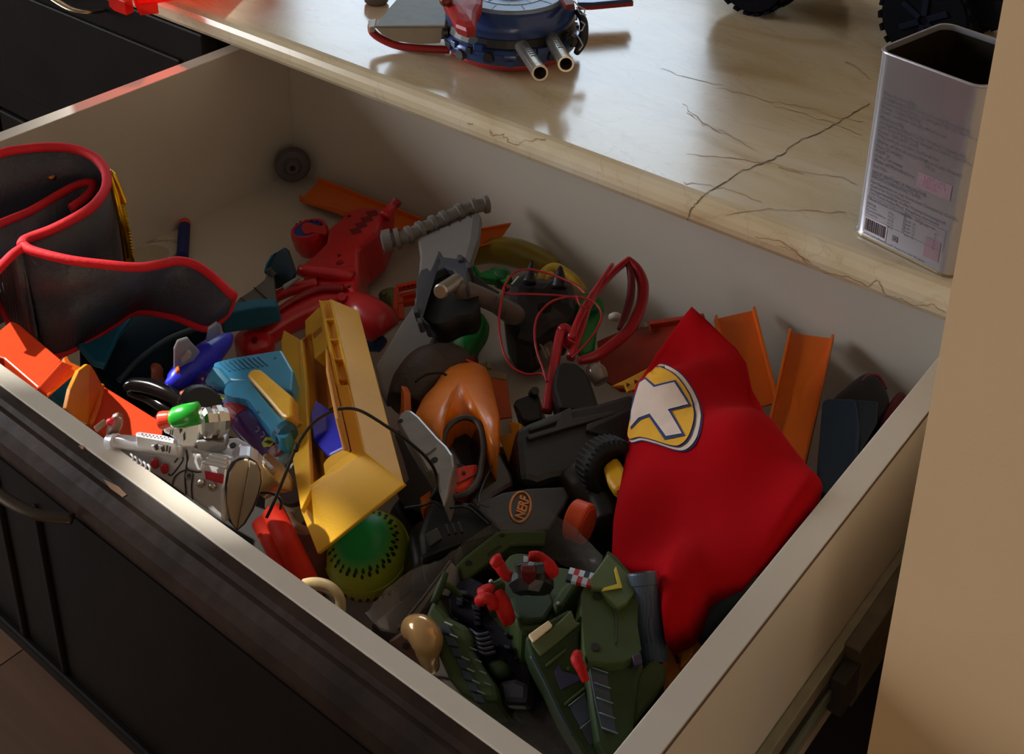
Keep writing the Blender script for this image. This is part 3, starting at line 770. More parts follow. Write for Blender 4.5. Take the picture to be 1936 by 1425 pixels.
# ---- grey hammer saw
def saw():
    t = thing('grey_battle_axe', 'grey plastic toy axe with ribbed head leaning against the back panel', 'toy', base(800, 560, 0))
    pl = Pl((790, 448, .074), (905, 400, .086), (725, 745, .066))
    G2 = mat((140, 138, 136), .48, var=.04)
    b = prism('blade', pl, [(788, 448), (845, 424), (903, 400), (909, 410), (904, 452), (888, 500), (872, 556), (836, 613), (816, 654), (790, 690), (764, 722), (728, 757), (718, 735), (709, 690), (735, 648), (757, 610), (782, 575), (790, 520), (793, 482)], .010, G2, t, bev=.003)
    prism('bevel_edge', pl, [(894, 405), (903, 401), (909, 410), (904, 452), (889, 500), (876, 496), (888, 452)], .002, mat((112, 110, 108), .5), t, off=.0004)
    pts = [(733, 455, .070), (765, 447, .073), (800, 432, .076), (840, 414, .080), (885, 394, .085), (922, 386, .086)]
    q = catmull(V3(pts), 8); bm = bmesh.new(); sweep(bm, q, .0066, None, 14); h = link('ribbed_shaft', bm, GREY, t, smooth=True)
    n = 9
    for k in range(n):
        f = k/(n-1)*(len(q)-3)+1; i = int(f); p = q[i]; d = (q[i+1]-q[i-1]).normalized()
        r = .0125 if k < 2 else .0108
        lathe('collar', p-d*.0030, p+d*.0030, [(0, .008), (.15, r), (.85, r), (1, .008)], GREY, h, 18)
    lathe('end_cap', q[0]-(q[1]-q[0]).normalized()*.006, q[0]+(q[1]-q[0]).normalized()*.004, [(0, .008), (.2, .0135), (1, .0135)], GREY, t, 20)
    for k in range(5): prism('notch', pl, [(804+k*20, 436-k*8), (812+k*20, 433-k*8), (810+k*20, 444-k*8)], .001, DGREY, t, off=.0006)
saw()
SC[0] = .6

# ---- teal winged toy
t = thing('teal_wing_toy', 'teal and dark grey finned toy between the belt and the red toy', 'toy', base(490, 570, 0))
prism('fin', Pl((500, 512, .055), (535, 470, .080), (552, 520, .062)), [(499, 515), (503, 500), (513, 483), (535, 468), (542, 474), (557, 517), (554, 525), (537, 538), (521, 547), (512, 535)], .004, mat((28, 50, 62), .5), t)
prism('fin_edge', Pl((500, 512, .056), (535, 470, .081), (552, 520, .063)), [(498, 516), (502, 499), (512, 482), (520, 477), (512, 490), (506, 502), (504, 514)], .005, TEAL, t)
prism('arm', Pl((436, 586, .058), (500, 530, .060), (520, 575, .062)), [(432, 590), (451, 564), (476, 548), (500, 528), (505, 514), (517, 512), (520, 545), (526, 582), (490, 592)], .010, mat((84, 84, 78), .5, var=.08), t)
for a, b in (((455, 563), (480, 583)), ((480, 543), (512, 572))): tube('groove', [(a[0], a[1], .0605), (b[0], b[1], .0625)], .0009, DARK, t, res=1, n=5)
prism('hull', Pl((417, 612, .058), (525, 585, .064), (430, 632, .045)), [(417, 612), (438, 590), (490, 580), (526, 579), (533, 608), (500, 618), (470, 624), (422, 632)], .012, TEAL, t, bev=.002)
prism('bracket', flat(.060), [(534, 538), (566, 519), (568, 523), (538, 545)], .003, GREY, t)
lathe('peg', P(508, 508, .066), P(516, 520, .060), [(0, .005), (1, .007)], mat((60, 66, 66), .5), t, 12)

SC[0] = 1
# ---- belt of black leather with red binding
def belt():
    t = thing('toy_champion_belt', 'black leatherette belt with red piping standing on edge in the left corner', 'belt', base(180, 640, .0))
    LE = mat((68, 72, 84), .32, var=.15, scale=200, bump=.35, bscale=420, name='black_leatherette'); PIPE = mat((222, 24, 40), .7, var=.08, bump=.2, name='red_piping')
    # front flap
    tp = [(42, 462, .203), (62, 474, .202), (130, 491, .198), (200, 500, .192), (260, 505, .186), (300, 500, .182), (338, 493, .178), (372, 502, .172), (405, 525, .166), (434, 553, .160), (440, 560, .155)]
    bt = [(82, 668, .100), (92, 672, .100), (125, 664, .102), (170, 640, .104), (215, 612, .110), (245, 592, .116), (275, 588, .120), (330, 598, .124), (370, 614, .126), (392, 620, .128), (430, 590, .141)]
    mid = [((a[0]+b[0])/2+(4 if i < 4 else 0), (a[1]+b[1])/2, (a[2]+b[2])/2+.001) for i, (a, b) in enumerate(zip(tp, bt))]
    sheet('front_strap', [tp, mid, bt], .0022, LE, t, 6)
    tube('piping', tp+[(440, 558, .154), (432, 585, .142), (415, 605, .134), (392, 620, .128)]+bt[::-1][2:], .0036, PIPE, t, n=10)
    # outer loop, from off the left edge round to the fold
    lp = [(-60, 318, .215), (0, 290, .216), (60, 280, .215), (110, 278, .213), (150, 284, .211), (182, 300, .208), (200, 325, .205), (200, 355, .203), (180, 385, .202), (150, 407, .202), (100, 433, .202), (60, 448, .202), (44, 456, .203), (42, 464, .203)]
    q = [P(*p) for p in lp]; dl = P(249, 494, .100)-P(204, 335, .205); wt = [0, 0, .2, .4, .7, .9, 1, 1, 1, .9, .7, .4, .2, 0]
    lo = [p+Vector((dl.x*w, dl.y*w, -.105)) for p, w in zip(q, wt)]
    sheet('outer_loop', [q, [(a+b)/2 for a, b in zip(q, lo)], lo], .0022, LE, t, 6)
    tube('piping', q, .0040, PIPE, t, n=10)
    # inner strap
    ip = [(-60, 455, .180), (0, 423, .182), (55, 400, .184), (110, 368, .184), (145, 350, .184), (170, 345, .184), (176, 352, .183), (165, 370, .182), (135, 392, .182)]
    q2 = [P(*p) for p in ip]; 
    sheet('inner_strap', [q2, [p-Vector((0, 0, .085)) for p in q2]], .0022, LE, t, 6)
    tube('piping', q2, .0036, PIPE, t, n=10)
    # piece running off to the lower left
    lt = [(46, 466, .202), (25, 480, .202), (0, 505, .200), (-40, 545, .198)]; lb = [(84, 669, .100), (48, 655, .102), (15, 600, .108), (-15, 520, .125)]
    ql, qb = [P(*p) for p in lt], [P(*p) for p in lb]
    sheet('back_strap', [ql, qb], .0022, LE, t, 5)
    tube('piping', ql, .0036, PIPE, t); tube('piping', [(112, 672, .1), (90, 676, .099)]+lb, .0038, PIPE, t)
    # rivet, gold plate on the outside of the loop
    r = P(98, 333, .185); lathe('rivet', r, r+(CAM-r).normalized()*.002, [(0, .0042), (.6, .004), (1, .002)], mat((170, 112, 60), .3, 1), t, 14, True)
    GOLD = mat((220, 168, 40), .25, 1, var=.2)
    gp = [(206, 322, .200), (214, 335, .196), (226, 375, .180), (238, 430, .155), (247, 492, .120)]
    g = [P(*p) for p in gp]; sheet('gold_plate', [[P(x+3, y, z) for x, y, z in gp], [P(x-13, y+3, z) for x, y, z in gp]], .002, GOLD, t, 5)
    bm = bmesh.new(); gq = catmull(g, 12)
    for p in gq[6:]: 
        c = p+Vector((.002, .001, 0)); bmesh.ops.create_icosphere(bm, subdivisions=1, radius=.0016, matrix=Matrix.Translation(c))
    link('beading', bm, GOLD, t)
    prism('eagle_tip', Pl((208, 330, .198), (235, 390, .175), (222, 335, .2)), [(206, 322), (212, 330), (222, 350), (236, 386), (226, 388), (212, 352)], .003, GOLD, t)
belt()

# ---- teal shell under the belt
t = thing('teal_shell', 'large dark teal plastic shell toy under the black belt', 'toy', base(260, 680, .0))
dome('shell', Pl((197, 700, .085), (400, 600, .075), (290, 735, .075)), [(150, 648), (200, 615), (260, 585), (330, 575), (405, 590), (412, 625), (380, 640), (335, 665), (312, 700), (290, 722), (235, 740), (205, 726), (180, 690)], .012, .05, mat((10, 30, 42), .8, spec=.08), t, sm=True)
prism('rim_panel', Pl((152, 650, .104), (250, 600, .108), (200, 690, .096)), [(152, 650), (175, 640), (215, 618), (252, 592), (246, 603), (222, 635), (197, 692), (178, 684)], .006, TEAL, t, bev=.001)
tube('rim', [(152, 652, .105), (165, 668, .102), (180, 685, .099), (198, 690, .098)], .003, TEAL, t)
tube('inner_ridge', [(225, 720, .092), (262, 680, .096), (320, 640, .096), (380, 618, .092)], .0025, DTEAL, t)
prism('foot', Pl((88, 742, .115), (152, 700, .110), (128, 772, .118)), [(88, 742), (120, 722), (153, 702), (143, 735), (128, 773), (108, 758)], .01, TEAL, t)
# ---- orange and red pieces in the lit corner
t = thing('bright_red_track', 'bright orange-red track block in the sunlit left corner of the drawer', 'track', base(70, 690, .08), 'orange track pieces')
prism('road', Pl((0, 640, .155), (116, 681, .150), (72, 732, .150)), [(-50, 610), (-10, 632), (21, 606), (36, 612), (117, 681), (72, 733), (7, 677), (-50, 660)], .010, ORGR, t, bev=.001)
prism('side_lip', Pl((116, 683, .158), (72, 732, .156), (140, 690, .152)), [(72, 732), (117, 682), (140, 691), (90, 747)], .004, ORGR, t, bev=.001)
prism('connector', Pl((116, 683, .154), (90, 747, .150), (150, 700, .146)), [(122, 684), (120, 676), (127, 672), (134, 684), (155, 694), (92, 748), (88, 746)], .004, ORG, t, bev=.001)
t = thing('orange_trough', 'orange open trough track piece just inside the front panel at left', 'track', base(210, 770, .08), 'orange track pieces')
prism('side_wall', Pl((137, 732, .160), (172, 690, .150), (168, 802, .120)), [(126, 772), (134, 735), (150, 700), (166, 688), (172, 690), (169, 718), (168, 802), (150, 795)], .003, mat((240, 150, 36), .4), t, bev=.0006)
prism('side_wall', Pl((172, 690, .150), (193, 728, .125), (168, 802, .120)), [(172, 690), (180, 702), (194, 728), (192, 752), (169, 803), (166, 730)], .003, ORG, t, bev=.0006)
prism('road', Pl((193, 728, .122), (309, 800, .115), (180, 800, .118)), [(193, 728), (245, 760), (309, 800), (306, 830), (240, 830), (196, 822), (168, 803), (190, 752)], .003, ORGR, t, bev=.0006)
tube('road_lip', [(192, 729, .124), (185, 765, .122), (170, 803, .121)], .0022, ORG, t)
# ---- glossy black handle and ribbed wheel
t = thing('black_loop_toy', 'glossy black curved plastic loop left of the silver gun scope', 'toy', base(290, 745, .05))
SC[0] = .75
tube('outer_loop', [(238, 735, .105), (252, 727, .108), (285, 731, .110), (318, 744, .110), (352, 762, .108)], [.005, .007, .008, .008, .006], GBLK, t, n=12)
tube('inner_loop', [(245, 742, .098), (280, 752, .100), (310, 770, .100), (335, 782, .098)], [.004, .006, .006, .005], GBLK, t, n=12)
t = thing('brown_orange_hook', 'small brown-orange plastic hook below the blue rocket', 'toy', base(298, 710, .05))
tube('hook', [(292, 693, .100), (297, 700, .104), (298, 716, .100), (310, 735, .095)], [.004, .006, .006, .004], mat((150, 70, 34), .5), t)
tube('tail', [(336, 752, .108), (352, 747, .112), (368, 753, .110)], .005, mat((170, 84, 44), .5), t)
t = thing('ribbed_toy_wheel', 'black ribbed toy wheel behind the green scope of the silver gun', 'wheel', base(378, 785, .06))
A, B = P(372, 778, .130), P(385, 760, .140)
w = lathe('wheel', A, B, [(0, .016), (.1, .020), (.9, .020), (1, .016)], BLK, t, 30)
bm = bmesh.new(); d = (B-A).normalized(); u = d.orthogonal().normalized(); v = d.cross(u)
for k in range(30):
    a = 2*math.pi*k/30; e = u*math.cos(a)+v*math.sin(a); sweep(bm, [A+(B-A)*.1+e*.0202*SC[0], B-(B-A)*.1+e*.0202*SC[0]], .0006, None, 4)
link('tread', bm, BLK, w)

# ---- blue rocket
def rocket():
    t = thing('blue_rocket', 'blue finned toy rocket with grey fins near the belt tip', 'toy', base(375, 690, .06))
    tube('fuselage', [(313, 728, .112), (328, 722, .112), (350, 705, .112), (378, 682, .110), (405, 660, .108), (425, 645, .106), (436, 633, .106)], [.003, .010, .0145, .0155, .0135, .009, .003], BLUE, t, n=18)
    prism('fin', Pl((332, 690, .128), (350, 640, .160), (378, 668, .128)), [(331, 698), (331, 663), (338, 647), (357, 641), (362, 648), (379, 666), (372, 675), (364, 686), (345, 694), (337, 702)], .003, mat((168, 172, 186), .4), t, bev=.001)
    prism('fin_block', Pl((340, 685, .132), (357, 650, .150), (362, 680, .132)), [(342, 678), (354, 664), (362, 668), (362, 676), (344, 688)], .004, mat((184, 186, 190), .45), t)
    prism('fin', Pl((392, 645, .122), (405, 615, .145), (420, 635, .120)), [(391, 648), (396, 624), (412, 612), (418, 616), (420, 632), (404, 641)], .003, mat((168, 172, 186), .4), t, bev=.001)
    prism('fin_tip', flat(.134), [(331, 694), (338, 690), (340, 698), (333, 703)], .003, ORG, t)
    tube('belly_band', [(314, 730, .108), (330, 738, .100), (355, 722, .098)], .003, mat((16, 22, 90), .4), t)
rocket()

SC[0] = .62
# ---- bubble bottle
def bottle():
    t = thing('bubble_bottle', 'purple bubble tube with red collar and printed marks under the blue squirt gun', 'bottle', base(470, 800, .05))
    A, B = P(374, 712, .105), P(441, 778, .112); C2, E = P(458, 780, .116), P(553, 888, .110)
    o = lathe('cap', A, B, [(0, .006), (.04, .010), (.12, .0125), (1, .0125)], PUR, t, 24, True)
    tr = bvh(o)
    decal('sticker', tr, [(402, 742), (430, 748), (445, 770), (440, 780), (418, 765)], mat((150, 190, 190), .4), t, step=8)
    decal('sticker', tr, [(408, 752), (424, 748), (436, 762), (424, 766)], mat((170, 190, 60), .4), t, step=8, off=.0008)
    for x, y in ((382, 716), (392, 722), (388, 730), (398, 736), (403, 722), (410, 735)): decal('star', tr, [(x-2, y), (x+3, y-3), (x+4, y+2), (x+1, y+4)], mat((200, 170, 210), .4), t, step=8)
    lathe('neck', P(432, 768, .113), P(448, 782, .114), [(0, .0135), (1, .0135)], mat((36, 36, 120), .4), t, 24)
    lathe('collar', P(440, 776, .114), P(462, 795, .116), [(0, .0142), (.3, .015), (1, .0142)], mat((150, 26, 36), .4), t, 24)
    b = lathe('body', P(455, 789, .115), E, [(0, .0145), (.08, .0158), (.92, .0158), (1, .014)], PUR, t, 28, True)
    tr = bvh(b)
    decal('silver_base', tr, [(522, 838), (548, 850), (570, 890), (545, 898), (515, 870), (507, 852)], mat((110, 130, 130), .4), t, step=8)
    RG = mat((196, 60, 50), .4)
    decal('recycling_mark', tr, [(496, 838), (503, 827), (515, 829), (520, 836), (512, 845), (500, 846)], mat((190, 190, 40), .4), t, step=6, off=.0008)
    decal('recycling_arrow', tr, [(500, 836), (508, 833), (517, 837), (509, 841)], mat((24, 40, 20), .4), t, step=6, off=.0012)
    c = (522, 852); ring = [(c[0]+12*math.cos(a), c[1]+10*math.sin(a)) for a in [k*.4 for k in range(16)]]
    decal('warning_mark', tr, ring, RG, t, step=6, off=.0012); decal('warning_mark', tr, [(c[0]+9.5*math.cos(a), c[1]+7.5*math.sin(a)) for a in [k*.4 for k in range(16)]], mat((130, 138, 138), .4), t, step=6, off=.0015)
    decal('warning_bar', tr, [(520, 845), (523, 845), (525, 860), (522, 860)], RG, t, step=6, off=.0018)
    for cx_, cy_ in ((484, 812), (494, 822)):
        pts = [(cx_+7*math.cos(a), cy_+6*math.sin(a)) for a in [math.radians(q) for q in range(-70, 110, 20)]]
        pts2 = [(cx_+5.4*math.cos(a), cy_+4.4*math.sin(a)) for a in [math.radians(q) for q in range(100, -75, -20)]]
        decal('ce_mark', tr, pts+pts2, mat((180, 170, 190), .4), t, step=6, off=.0008)
bottle()
SC[0] = .55
# ---- light blue squirt gun
t = thing('blue_squirt_gun', 'light blue squirt gun with yellow tank strip beside the yellow launcher', 'toy', base(470, 740, .06))
pl = Pl((397, 692, .118), (532, 667, .128), (540, 820, .128))
prism('barrel', pl, [(402, 690), (405, 684), (440, 675), (532, 660), (555, 700), (552, 740), (520, 735), (480, 722), (430, 718)], .022, LBLUE, t, bev=.002)
prism('grip', Pl((425, 718, .128), (470, 716, .130), (540, 820, .134)), [(424, 742), (428, 728), (442, 720), (466, 718), (474, 722), (500, 755), (530, 788), (548, 790), (550, 812), (541, 826), (528, 826), (516, 815), (490, 785), (472, 758), (455, 752), (440, 750)], .022, LBLUE, t, bev=.003, sm=True)
lathe('nozzle', P(412, 712, .118), P(395, 722, .120), [(0, .011), (.6, .010), (1, .006)], LBLUE, t, 8)
prism('muzzle_block', Pl((397, 695, .128), (432, 690, .130), (400, 725, .124)), [(394, 722), (396, 703), (402, 690), (416, 693), (440, 720), (424, 732)], .014, LBLUE, t, bev=.002)
for k in range(9): prism('grip_rib', pl, [(414+k*9, 684-k*1.4), (417+k*9, 683-k*1.4), (436+k*9, 700-k*1.4), (433+k*9, 701-k*1.4)], .0012, mat((60, 140, 184), .4), t, off=.001)
prism('tank', Pl((468, 709, .136), (492, 697, .140), (545, 785, .142)), [(466, 710), (470, 702), (479, 696), (491, 697), (500, 704), (552, 748), (552, 786), (540, 790), (532, 786), (500, 748)], .012, mat((244, 188, 50), .35, coat=.3), t, bev=.002)
lathe('end_cap', P(532, 812, .130), P(548, 828, .128), [(0, .015), (.5, .016), (1, .013)], mat((40, 110, 140), .4), t, 20)
for x, y in ((487, 778), (520, 676)): disc('screw_hole', Pl((425, 718, .1285), (470, 716, .1305), (540, 820, .1345)), x, y, 3, .0005, mat((40, 110, 150), .5), t)
SC[0] = 1

# ---- middle of the drawer, far side
t = thing('small_orange_loader', 'small orange and black toy loader frame behind the grey axe handle', 'toy', base(765, 575, 0))
pl = Pl((748, 545, .030), (785, 536, .032), (760, 602, .012))
for a, b in (((750, 545), (788, 537)), ((750, 545), (748, 586)), ((757, 562), (786, 556)), ((757, 562), (760, 604)), ((748, 584), (758, 604)), ((752, 575), (784, 570))):
    q0, q1 = pl.hit(*a), pl.hit(*b); seg_box('frame_bar', q0, q1, .005, .006, ORGR, t)
prism('window', pl, [(758, 566), (784, 560), (780, 572), (760, 576)], .003, DARK, t, off=-.003)
for k in range(3): prism('slot', pl, [(762+k*8, 542-k*2), (766+k*8, 541-k*2), (766+k*8, 544-k*2), (762+k*8, 545-k*2)], .001, DARK, t, off=.0035)
t = thing('olive_lump', 'small olive green rubbery toy lying left of the orange loader', 'toy', base(730, 560, 0))
dome('body', flat(.008), [(716, 556), (728, 548), (748, 546), (752, 560), (750, 580), (742, 583), (736, 572), (720, 566)], .006, .007, mat((120, 128, 76), .6), t)
lathe('knob', P(726, 556, .012), P(725, 553, .018), [(0, .004), (1, .002)], mat((108, 116, 66), .6), t, 10)
def greens():
    t = thing('green_arm_toy', 'green plastic toy showing left of the red wire loops and under the black mask', 'toy', base(890, 640, 0))
    dome('paddle', Pl((856, 604, .035), (914, 596, .045), (885, 680, .020)), [(856, 604), (885, 592), (914, 594), (912, 628), (893, 660), (886, 684), (868, 684), (857, 672), (850, 640)], .006, .015, GRN, t, sm=True)
    prism('collar', Pl((891, 497, .075), (943, 509, .075), (920, 525, .07)), [(888, 495), (897, 497), (908, 515), (922, 509), (943, 507), (952, 516), (968, 520), (956, 536), (940, 528), (924, 527), (902, 523)], .012, GRN, t, bev=.002)
    dome('shoulder', Pl((930, 512, .070), (965, 522, .070), (940, 535, .068)), [(926, 512), (945, 508), (966, 516), (958, 532), (938, 530)], .006, .01, mat((20, 100, 46), .4), t)
    t = thing('green_fin', 'green plastic fin showing through the red frame loop', 'toy', base(1115, 620, 0))
    prism('fin', Pl((1093, 570, .065), (1140, 565, .065), (1115, 668, .035)), [(1093, 568), (1103, 553), (1118, 552), (1140, 564), (1145, 587), (1132, 612), (1125, 666), (1112, 672), (1098, 671), (1092, 640)], .014, GRN, t, bev=.003)
    lathe('pivot', P(1120, 585, .066), P(1121, 580, .070), [(0, .006), (1, .004)], mat((20, 100, 46), .4), t, 12)
greens()
SC[0] = .58
YB = mat((196, 160, 44), .35, var=.08, coat=.3)
t = thing('yellow_glove_toy', 'dull yellow plastic toy arm lying along the back panel', 'toy', base(990, 500, 0))
tube('forearm', [(893, 487, .035), (930, 474, .042), (975, 478, .044), (1020, 494, .042), (1050, 508, .038)], [.014, .022, .025, .022, .015], mat((150, 130, 40), .3, coat=.3), t, n=16)
tube('hook', [(1018, 546, .048), (1026, 524, .054), (1046, 508, .060), (1068, 514, .060), (1088, 532, .056), (1106, 552, .050)], [.008, .011, .010, .008, .009, .005], YB, t, n=14)
lathe('joint', P(1040, 528, .056), P(1042, 518, .062), [(0, .009), (1, .007)], YB, t, 14)
# black horned toy
def horned():
    t = thing('black_horned_toy', 'black plastic toy with two short horns behind the red wire loops', 'toy', base(1020, 590, 0))
    B2 = mat((30, 28, 34), .45)
    dome('body', Pl((965, 560, .065), (1080, 560, .065), (1004, 650, .050)), [(955, 545), (972, 533), (995, 518), (1012, 530), (1041, 532), (1064, 524), (1084, 544), (1090, 592), (1078, 615), (1042, 628), (1022, 645), (1004, 656), (976, 648), (956, 612), (950, 575)], .014, .045, B2, t, sm=False, rings=5, smooth=False)
    SC[0] = .6
    for pts, r in (([(1000, 536, .085), (1003, 512, .092), (1006, 493, .098)], [.011, .006, .002]), ([(1056, 545, .085), (1058, 520, .093), (1060, 503, .098)], [.012, .008, .002])): tube('horn', pts, r, B2, t, n=8, res=3)
    seg_box('silver_trim', (968, 538, .080), (982, 522, .086), .002, .002, mat((170, 165, 155), .4, .5), t)
    lathe('red_button', P(958, 545, .082), P(960, 541, .088), [(0, .005), (1, .003)], DRED, t, 12)
    disc('visor', flat(.084), 1030, 580, 14, .002, GBLK, t)
horned()
SC[0] = .62
# black mask with silver tube and grey grip
def mask():
    t = thing('black_mask', 'open dark grey helmet shell with spiky rim holding a silver tube, on the axe blade', 'mask', base(835, 545, .085))
    SH = mat((66, 70, 80), .45, var=.08)
    pl = Pl((787, 535, .105), (885, 500, .115), (833, 612, .112))
    rim = [(787, 530), (795, 510), (808, 505), (812, 512), (824, 492), (830, 490), (827, 474), (832, 474), (838, 485), (862, 488), (869, 480), (880, 486), (893, 507), (885, 508), (888, 520), (885, 540), (880, 532), (860, 512), (840, 505), (822, 515), (805, 540), (795, 580), (800, 600), (812, 612), (801, 611), (797, 600), (786, 590), (782, 580), (786, 570)]
    prism('spiked_rim', pl, rim, .014, SH, t, bev=.0015)
    dome('bowl', pl, [(800, 530), (822, 505), (850, 500), (880, 515), (905, 560), (895, 590), (865, 598), (833, 612), (808, 606), (790, 578)], .001, .022, mat((12, 12, 13), .6), t, off=-.008)
    prism('bridge', pl, [(856, 512), (862, 502), (884, 510), (887, 540), (882, 546), (870, 524)], .010, SH, t, off=.004, bev=.002)
    for x, y in ((792, 605), (785, 585), (868, 486), (885, 500)): prism('rim_block', pl, [(x-5, y-5), (x+5, y-6), (x+7, y+4), (x-3, y+6)], .010, SH, t, off=.003, bev=.001)
    prism('strap', Pl((890, 515, .105), (946, 550, .085), (902, 590, .09)), [(884, 512), (900, 518), (925, 538), (948, 552), (932, 560), (905, 548), (884, 545)], .008, BLK, t, bev=.002)
    lathe('silver_tube', P(832, 552, .126), P(864, 532, .118), [(0, .0), (0, .0085), (.04, .0105), (1, .0108)], mat((196, 192, 180), .3, .85), t, 26)
    c = P(846, 543, .122)
    t2 = thing('grey_pistol_grip', 'grey translucent pistol grip running from the silver tube to the red wire loops', 'grip', base(930, 575, .06))
    tube('grip', [(862, 541, .117), (885, 552, .110), (912, 562, .102), (940, 575, .092), (968, 592, .080), (982, 597, .075)], [.0115, .013, .0125, .0125, .015, .011], mat((104, 96, 92), .4, coat=.2), t2, n=16, pw=2.6)
    for k in range(4): tube('finger_groove', [(940+k*9, 561+k*6, .1045-k*.006), (936+k*9, 585+k*6, .099-k*.006)], .0012, mat((80, 72, 70), .5), t2, res=1, n=6)
mask()
SC[0] = .56
# red frame and red wires
def redframe():
    R2 = mat((176, 24, 40), .35, coat=.2)
    t = thing('red_slingshot_frame', 'red plastic curved frame with long stem and open leaf-shaped loop', 'toy', base(1100, 640, .03))
    tube('stem', [(1034, 778, .085), (1040, 735, .092), (1048, 690, .098), (1055, 650, .104), (1060, 628, .108)], [.0075, .0072, .007, .007, .007], R2, t, n=10, pw=3)
    tube('elbow', [(1060, 626, .108), (1068, 620, .108), (1078, 628, .106), (1084, 632, .104)], .0065, R2, t, n=10, pw=3)
    prism('clamp', Pl((1072, 640, .108), (1092, 618, .110), (1080, 648, .106)), [(1072, 642), (1076, 622), (1094, 620), (1090, 650)], .012, R2, t, bev=.002)
    tube('bar', [(1080, 640, .108), (1100, 592, .108), (1130, 542, .106), (1158, 500, .105)], [.0060, .0055, .0045, .0030], R2, t, n=8, pw=3)
    tube('bar', [(1079, 676, .100), (1098, 625, .102), (1115, 575, .103), (1140, 538, .104), (1165, 510, .106), (1190, 490, .108)], [.0065, .0055, .0050, .0045, .0050, .0050], R2, t, n=8, pw=3)
    tube('loop', [(1187, 490, .108), (1203, 507, .104), (1215, 535, .098), (1214, 570, .092), (1204, 598, .088), (1188, 626, .085), (1160, 650, .083), (1125, 674, .082), (1094, 682, .082)], [.005, .0075, .0085, .0085, .0085, .008, .0078, .0075, .0055], R2, t, n=12, pw=2.6)
    tube('inner_bevel', [(1186, 498, .107), (1192, 515, .104), (1194, 540, .100), (1190, 570, .096), (1180, 600, .092), (1170, 622, .090)], [.003, .006, .006, .006, .005, .003], mat((104, 14, 26), .45), t, n=10)
    t = thing('red_cord', 'thin red plastic cord in loose loops wound round the red frame', 'cord', base(1030, 600, .05))
    Wm = mat((170, 34, 44), .4)
    tube('cord', [(1107, 556, .112), (1090, 540, .112), (1062, 526, .112), (1033, 516, .112), (1000, 509, .112), (975, 514, .112), (958, 532, .112), (951, 550, .112), (962, 556, .112), (990, 556, .112), (1030, 557, .112), (1070, 560, .112), (1095, 566, .112)], .0017, Wm, t, n=8)
    tube('cord', [(953, 545, .114), (946, 580, .112), (943, 612, .108), (947, 645, .104), (955, 674, .10), (970, 695, .096), (995, 707, .094), (1024, 706, .094), (1030, 712, .096)], .0019, Wm, t, n=8)
    tube('cord', [(1034, 722, .098), (1026, 695, .102), (1016, 668, .106), (1011, 640, .110), (1012, 612, .112), (1020, 592, .114), (1040, 572, .115), (1068, 562, .115), (1098, 562, .115), (1124, 572, .114), (1137, 592, .112), (1132, 615, .110), (1112, 645, .107), (1082, 676, .104)], .0017, Wm, t, n=8)
    tube('cord', [(1090, 560, .116), (1096, 575, .116), (1108, 582, .114), (1120, 574, .114)], .0016, Wm, t, n=8)
redframe()
SC[0] = .8
t = thing('white_plug', 'small white plastic plug between the red loop and the rust-red ramp', 'plug', base(1165, 600, .03))
lathe('body', P(1163, 606, .070), P(1164, 592, .074), [(0, .004), (.2, .0075), (.7, .0075), (1, .004)], WHT, t, 16, True)
lathe('pin', P(1170, 603, .072), P(1182, 608, .070), [(0, .003), (1, .002)], WHT, t, 8)
t = thing('clear_pegs', 'milky clear plastic peg strip below the red loop', 'peg', base(1195, 612, .03))
for x in (1196, 1208, 1219): lathe('peg', P(x, 620, .062), P(x-1, 610, .066), [(0, .0035), (1, .002)], mat((160, 140, 124), .3), t, 8)
seg_box('strip', (1190, 620, .060), (1226, 618, .064), .004, .004, mat((150, 130, 116), .3), t)
t = thing('clear_bead', 'clear grey glassy knob above the yellow perforated strip', 'bead', base(1130, 712, .03))
GLS = mat((136, 126, 118), .12, coat=.6)
tube('knob', [(1116, 700, .085), (1128, 706, .088), (1138, 722, .085)], [.006, .011, .008], GLS, t, n=16)
lathe('cap', P(1116, 706, .086), P(1110, 700, .090), [(0, .008), (1, .005)], GLS, t, 14)
t = thing('clear_capsule', 'clear grey plastic capsule on the drawer bottom left of the red stem', 'capsule', base(1018, 650, .0))
tube('shell', [(1008, 628, .030), (1020, 645, .034), (1032, 672, .030), (1036, 690, .024)], [.008, .014, .013, .008], mat((118, 108, 98), .2, coat=.5), t, n=16)
tube('seam', [(1010, 640, .044), (1024, 655, .047), (1034, 678, .043)], .0012, mat((150, 140, 128), .3), t)
# clutter lying on the drawer bottom below the cord
t = thing('black_toy_block', 'jagged black plastic piece left of the red stem', 'toy', base(1000, 770, .03))
prism('body', Pl((970, 762, .080), (1015, 743, .085), (984, 793, .080)), [(969, 766), (974, 755), (1004, 744), (1008, 738), (1018, 744), (1024, 790), (1000, 796), (984, 792), (978, 776)], .03, BLK, t, bev=.002)
lathe('peg', P(1008, 745, .084), P(1012, 738, .09), [(0, .005), (1, .004)], BLK, t, 10)
t = thing('orange_card', 'flat brownish-orange panel standing behind the orange blaster', 'panel', base(950, 745, .0))
prism('panel', Pl((930, 706, .045), (957, 703, .045), (940, 790, .035)), [(925, 708), (956, 703), (969, 788), (935, 792)], .004, mat((200, 86, 34), .5), t)
prism('lower_flap', Pl((933, 795, .06), (970, 790, .06), (945, 828, .055)), [(933, 795), (968, 789), (971, 822), (940, 829)], .004, mat((176, 162, 142), .5), t)
t = thing('yellow_curved_guard', 'yellow plastic guard curving under the black flashlight gun', 'toy', base(970, 870, .0))
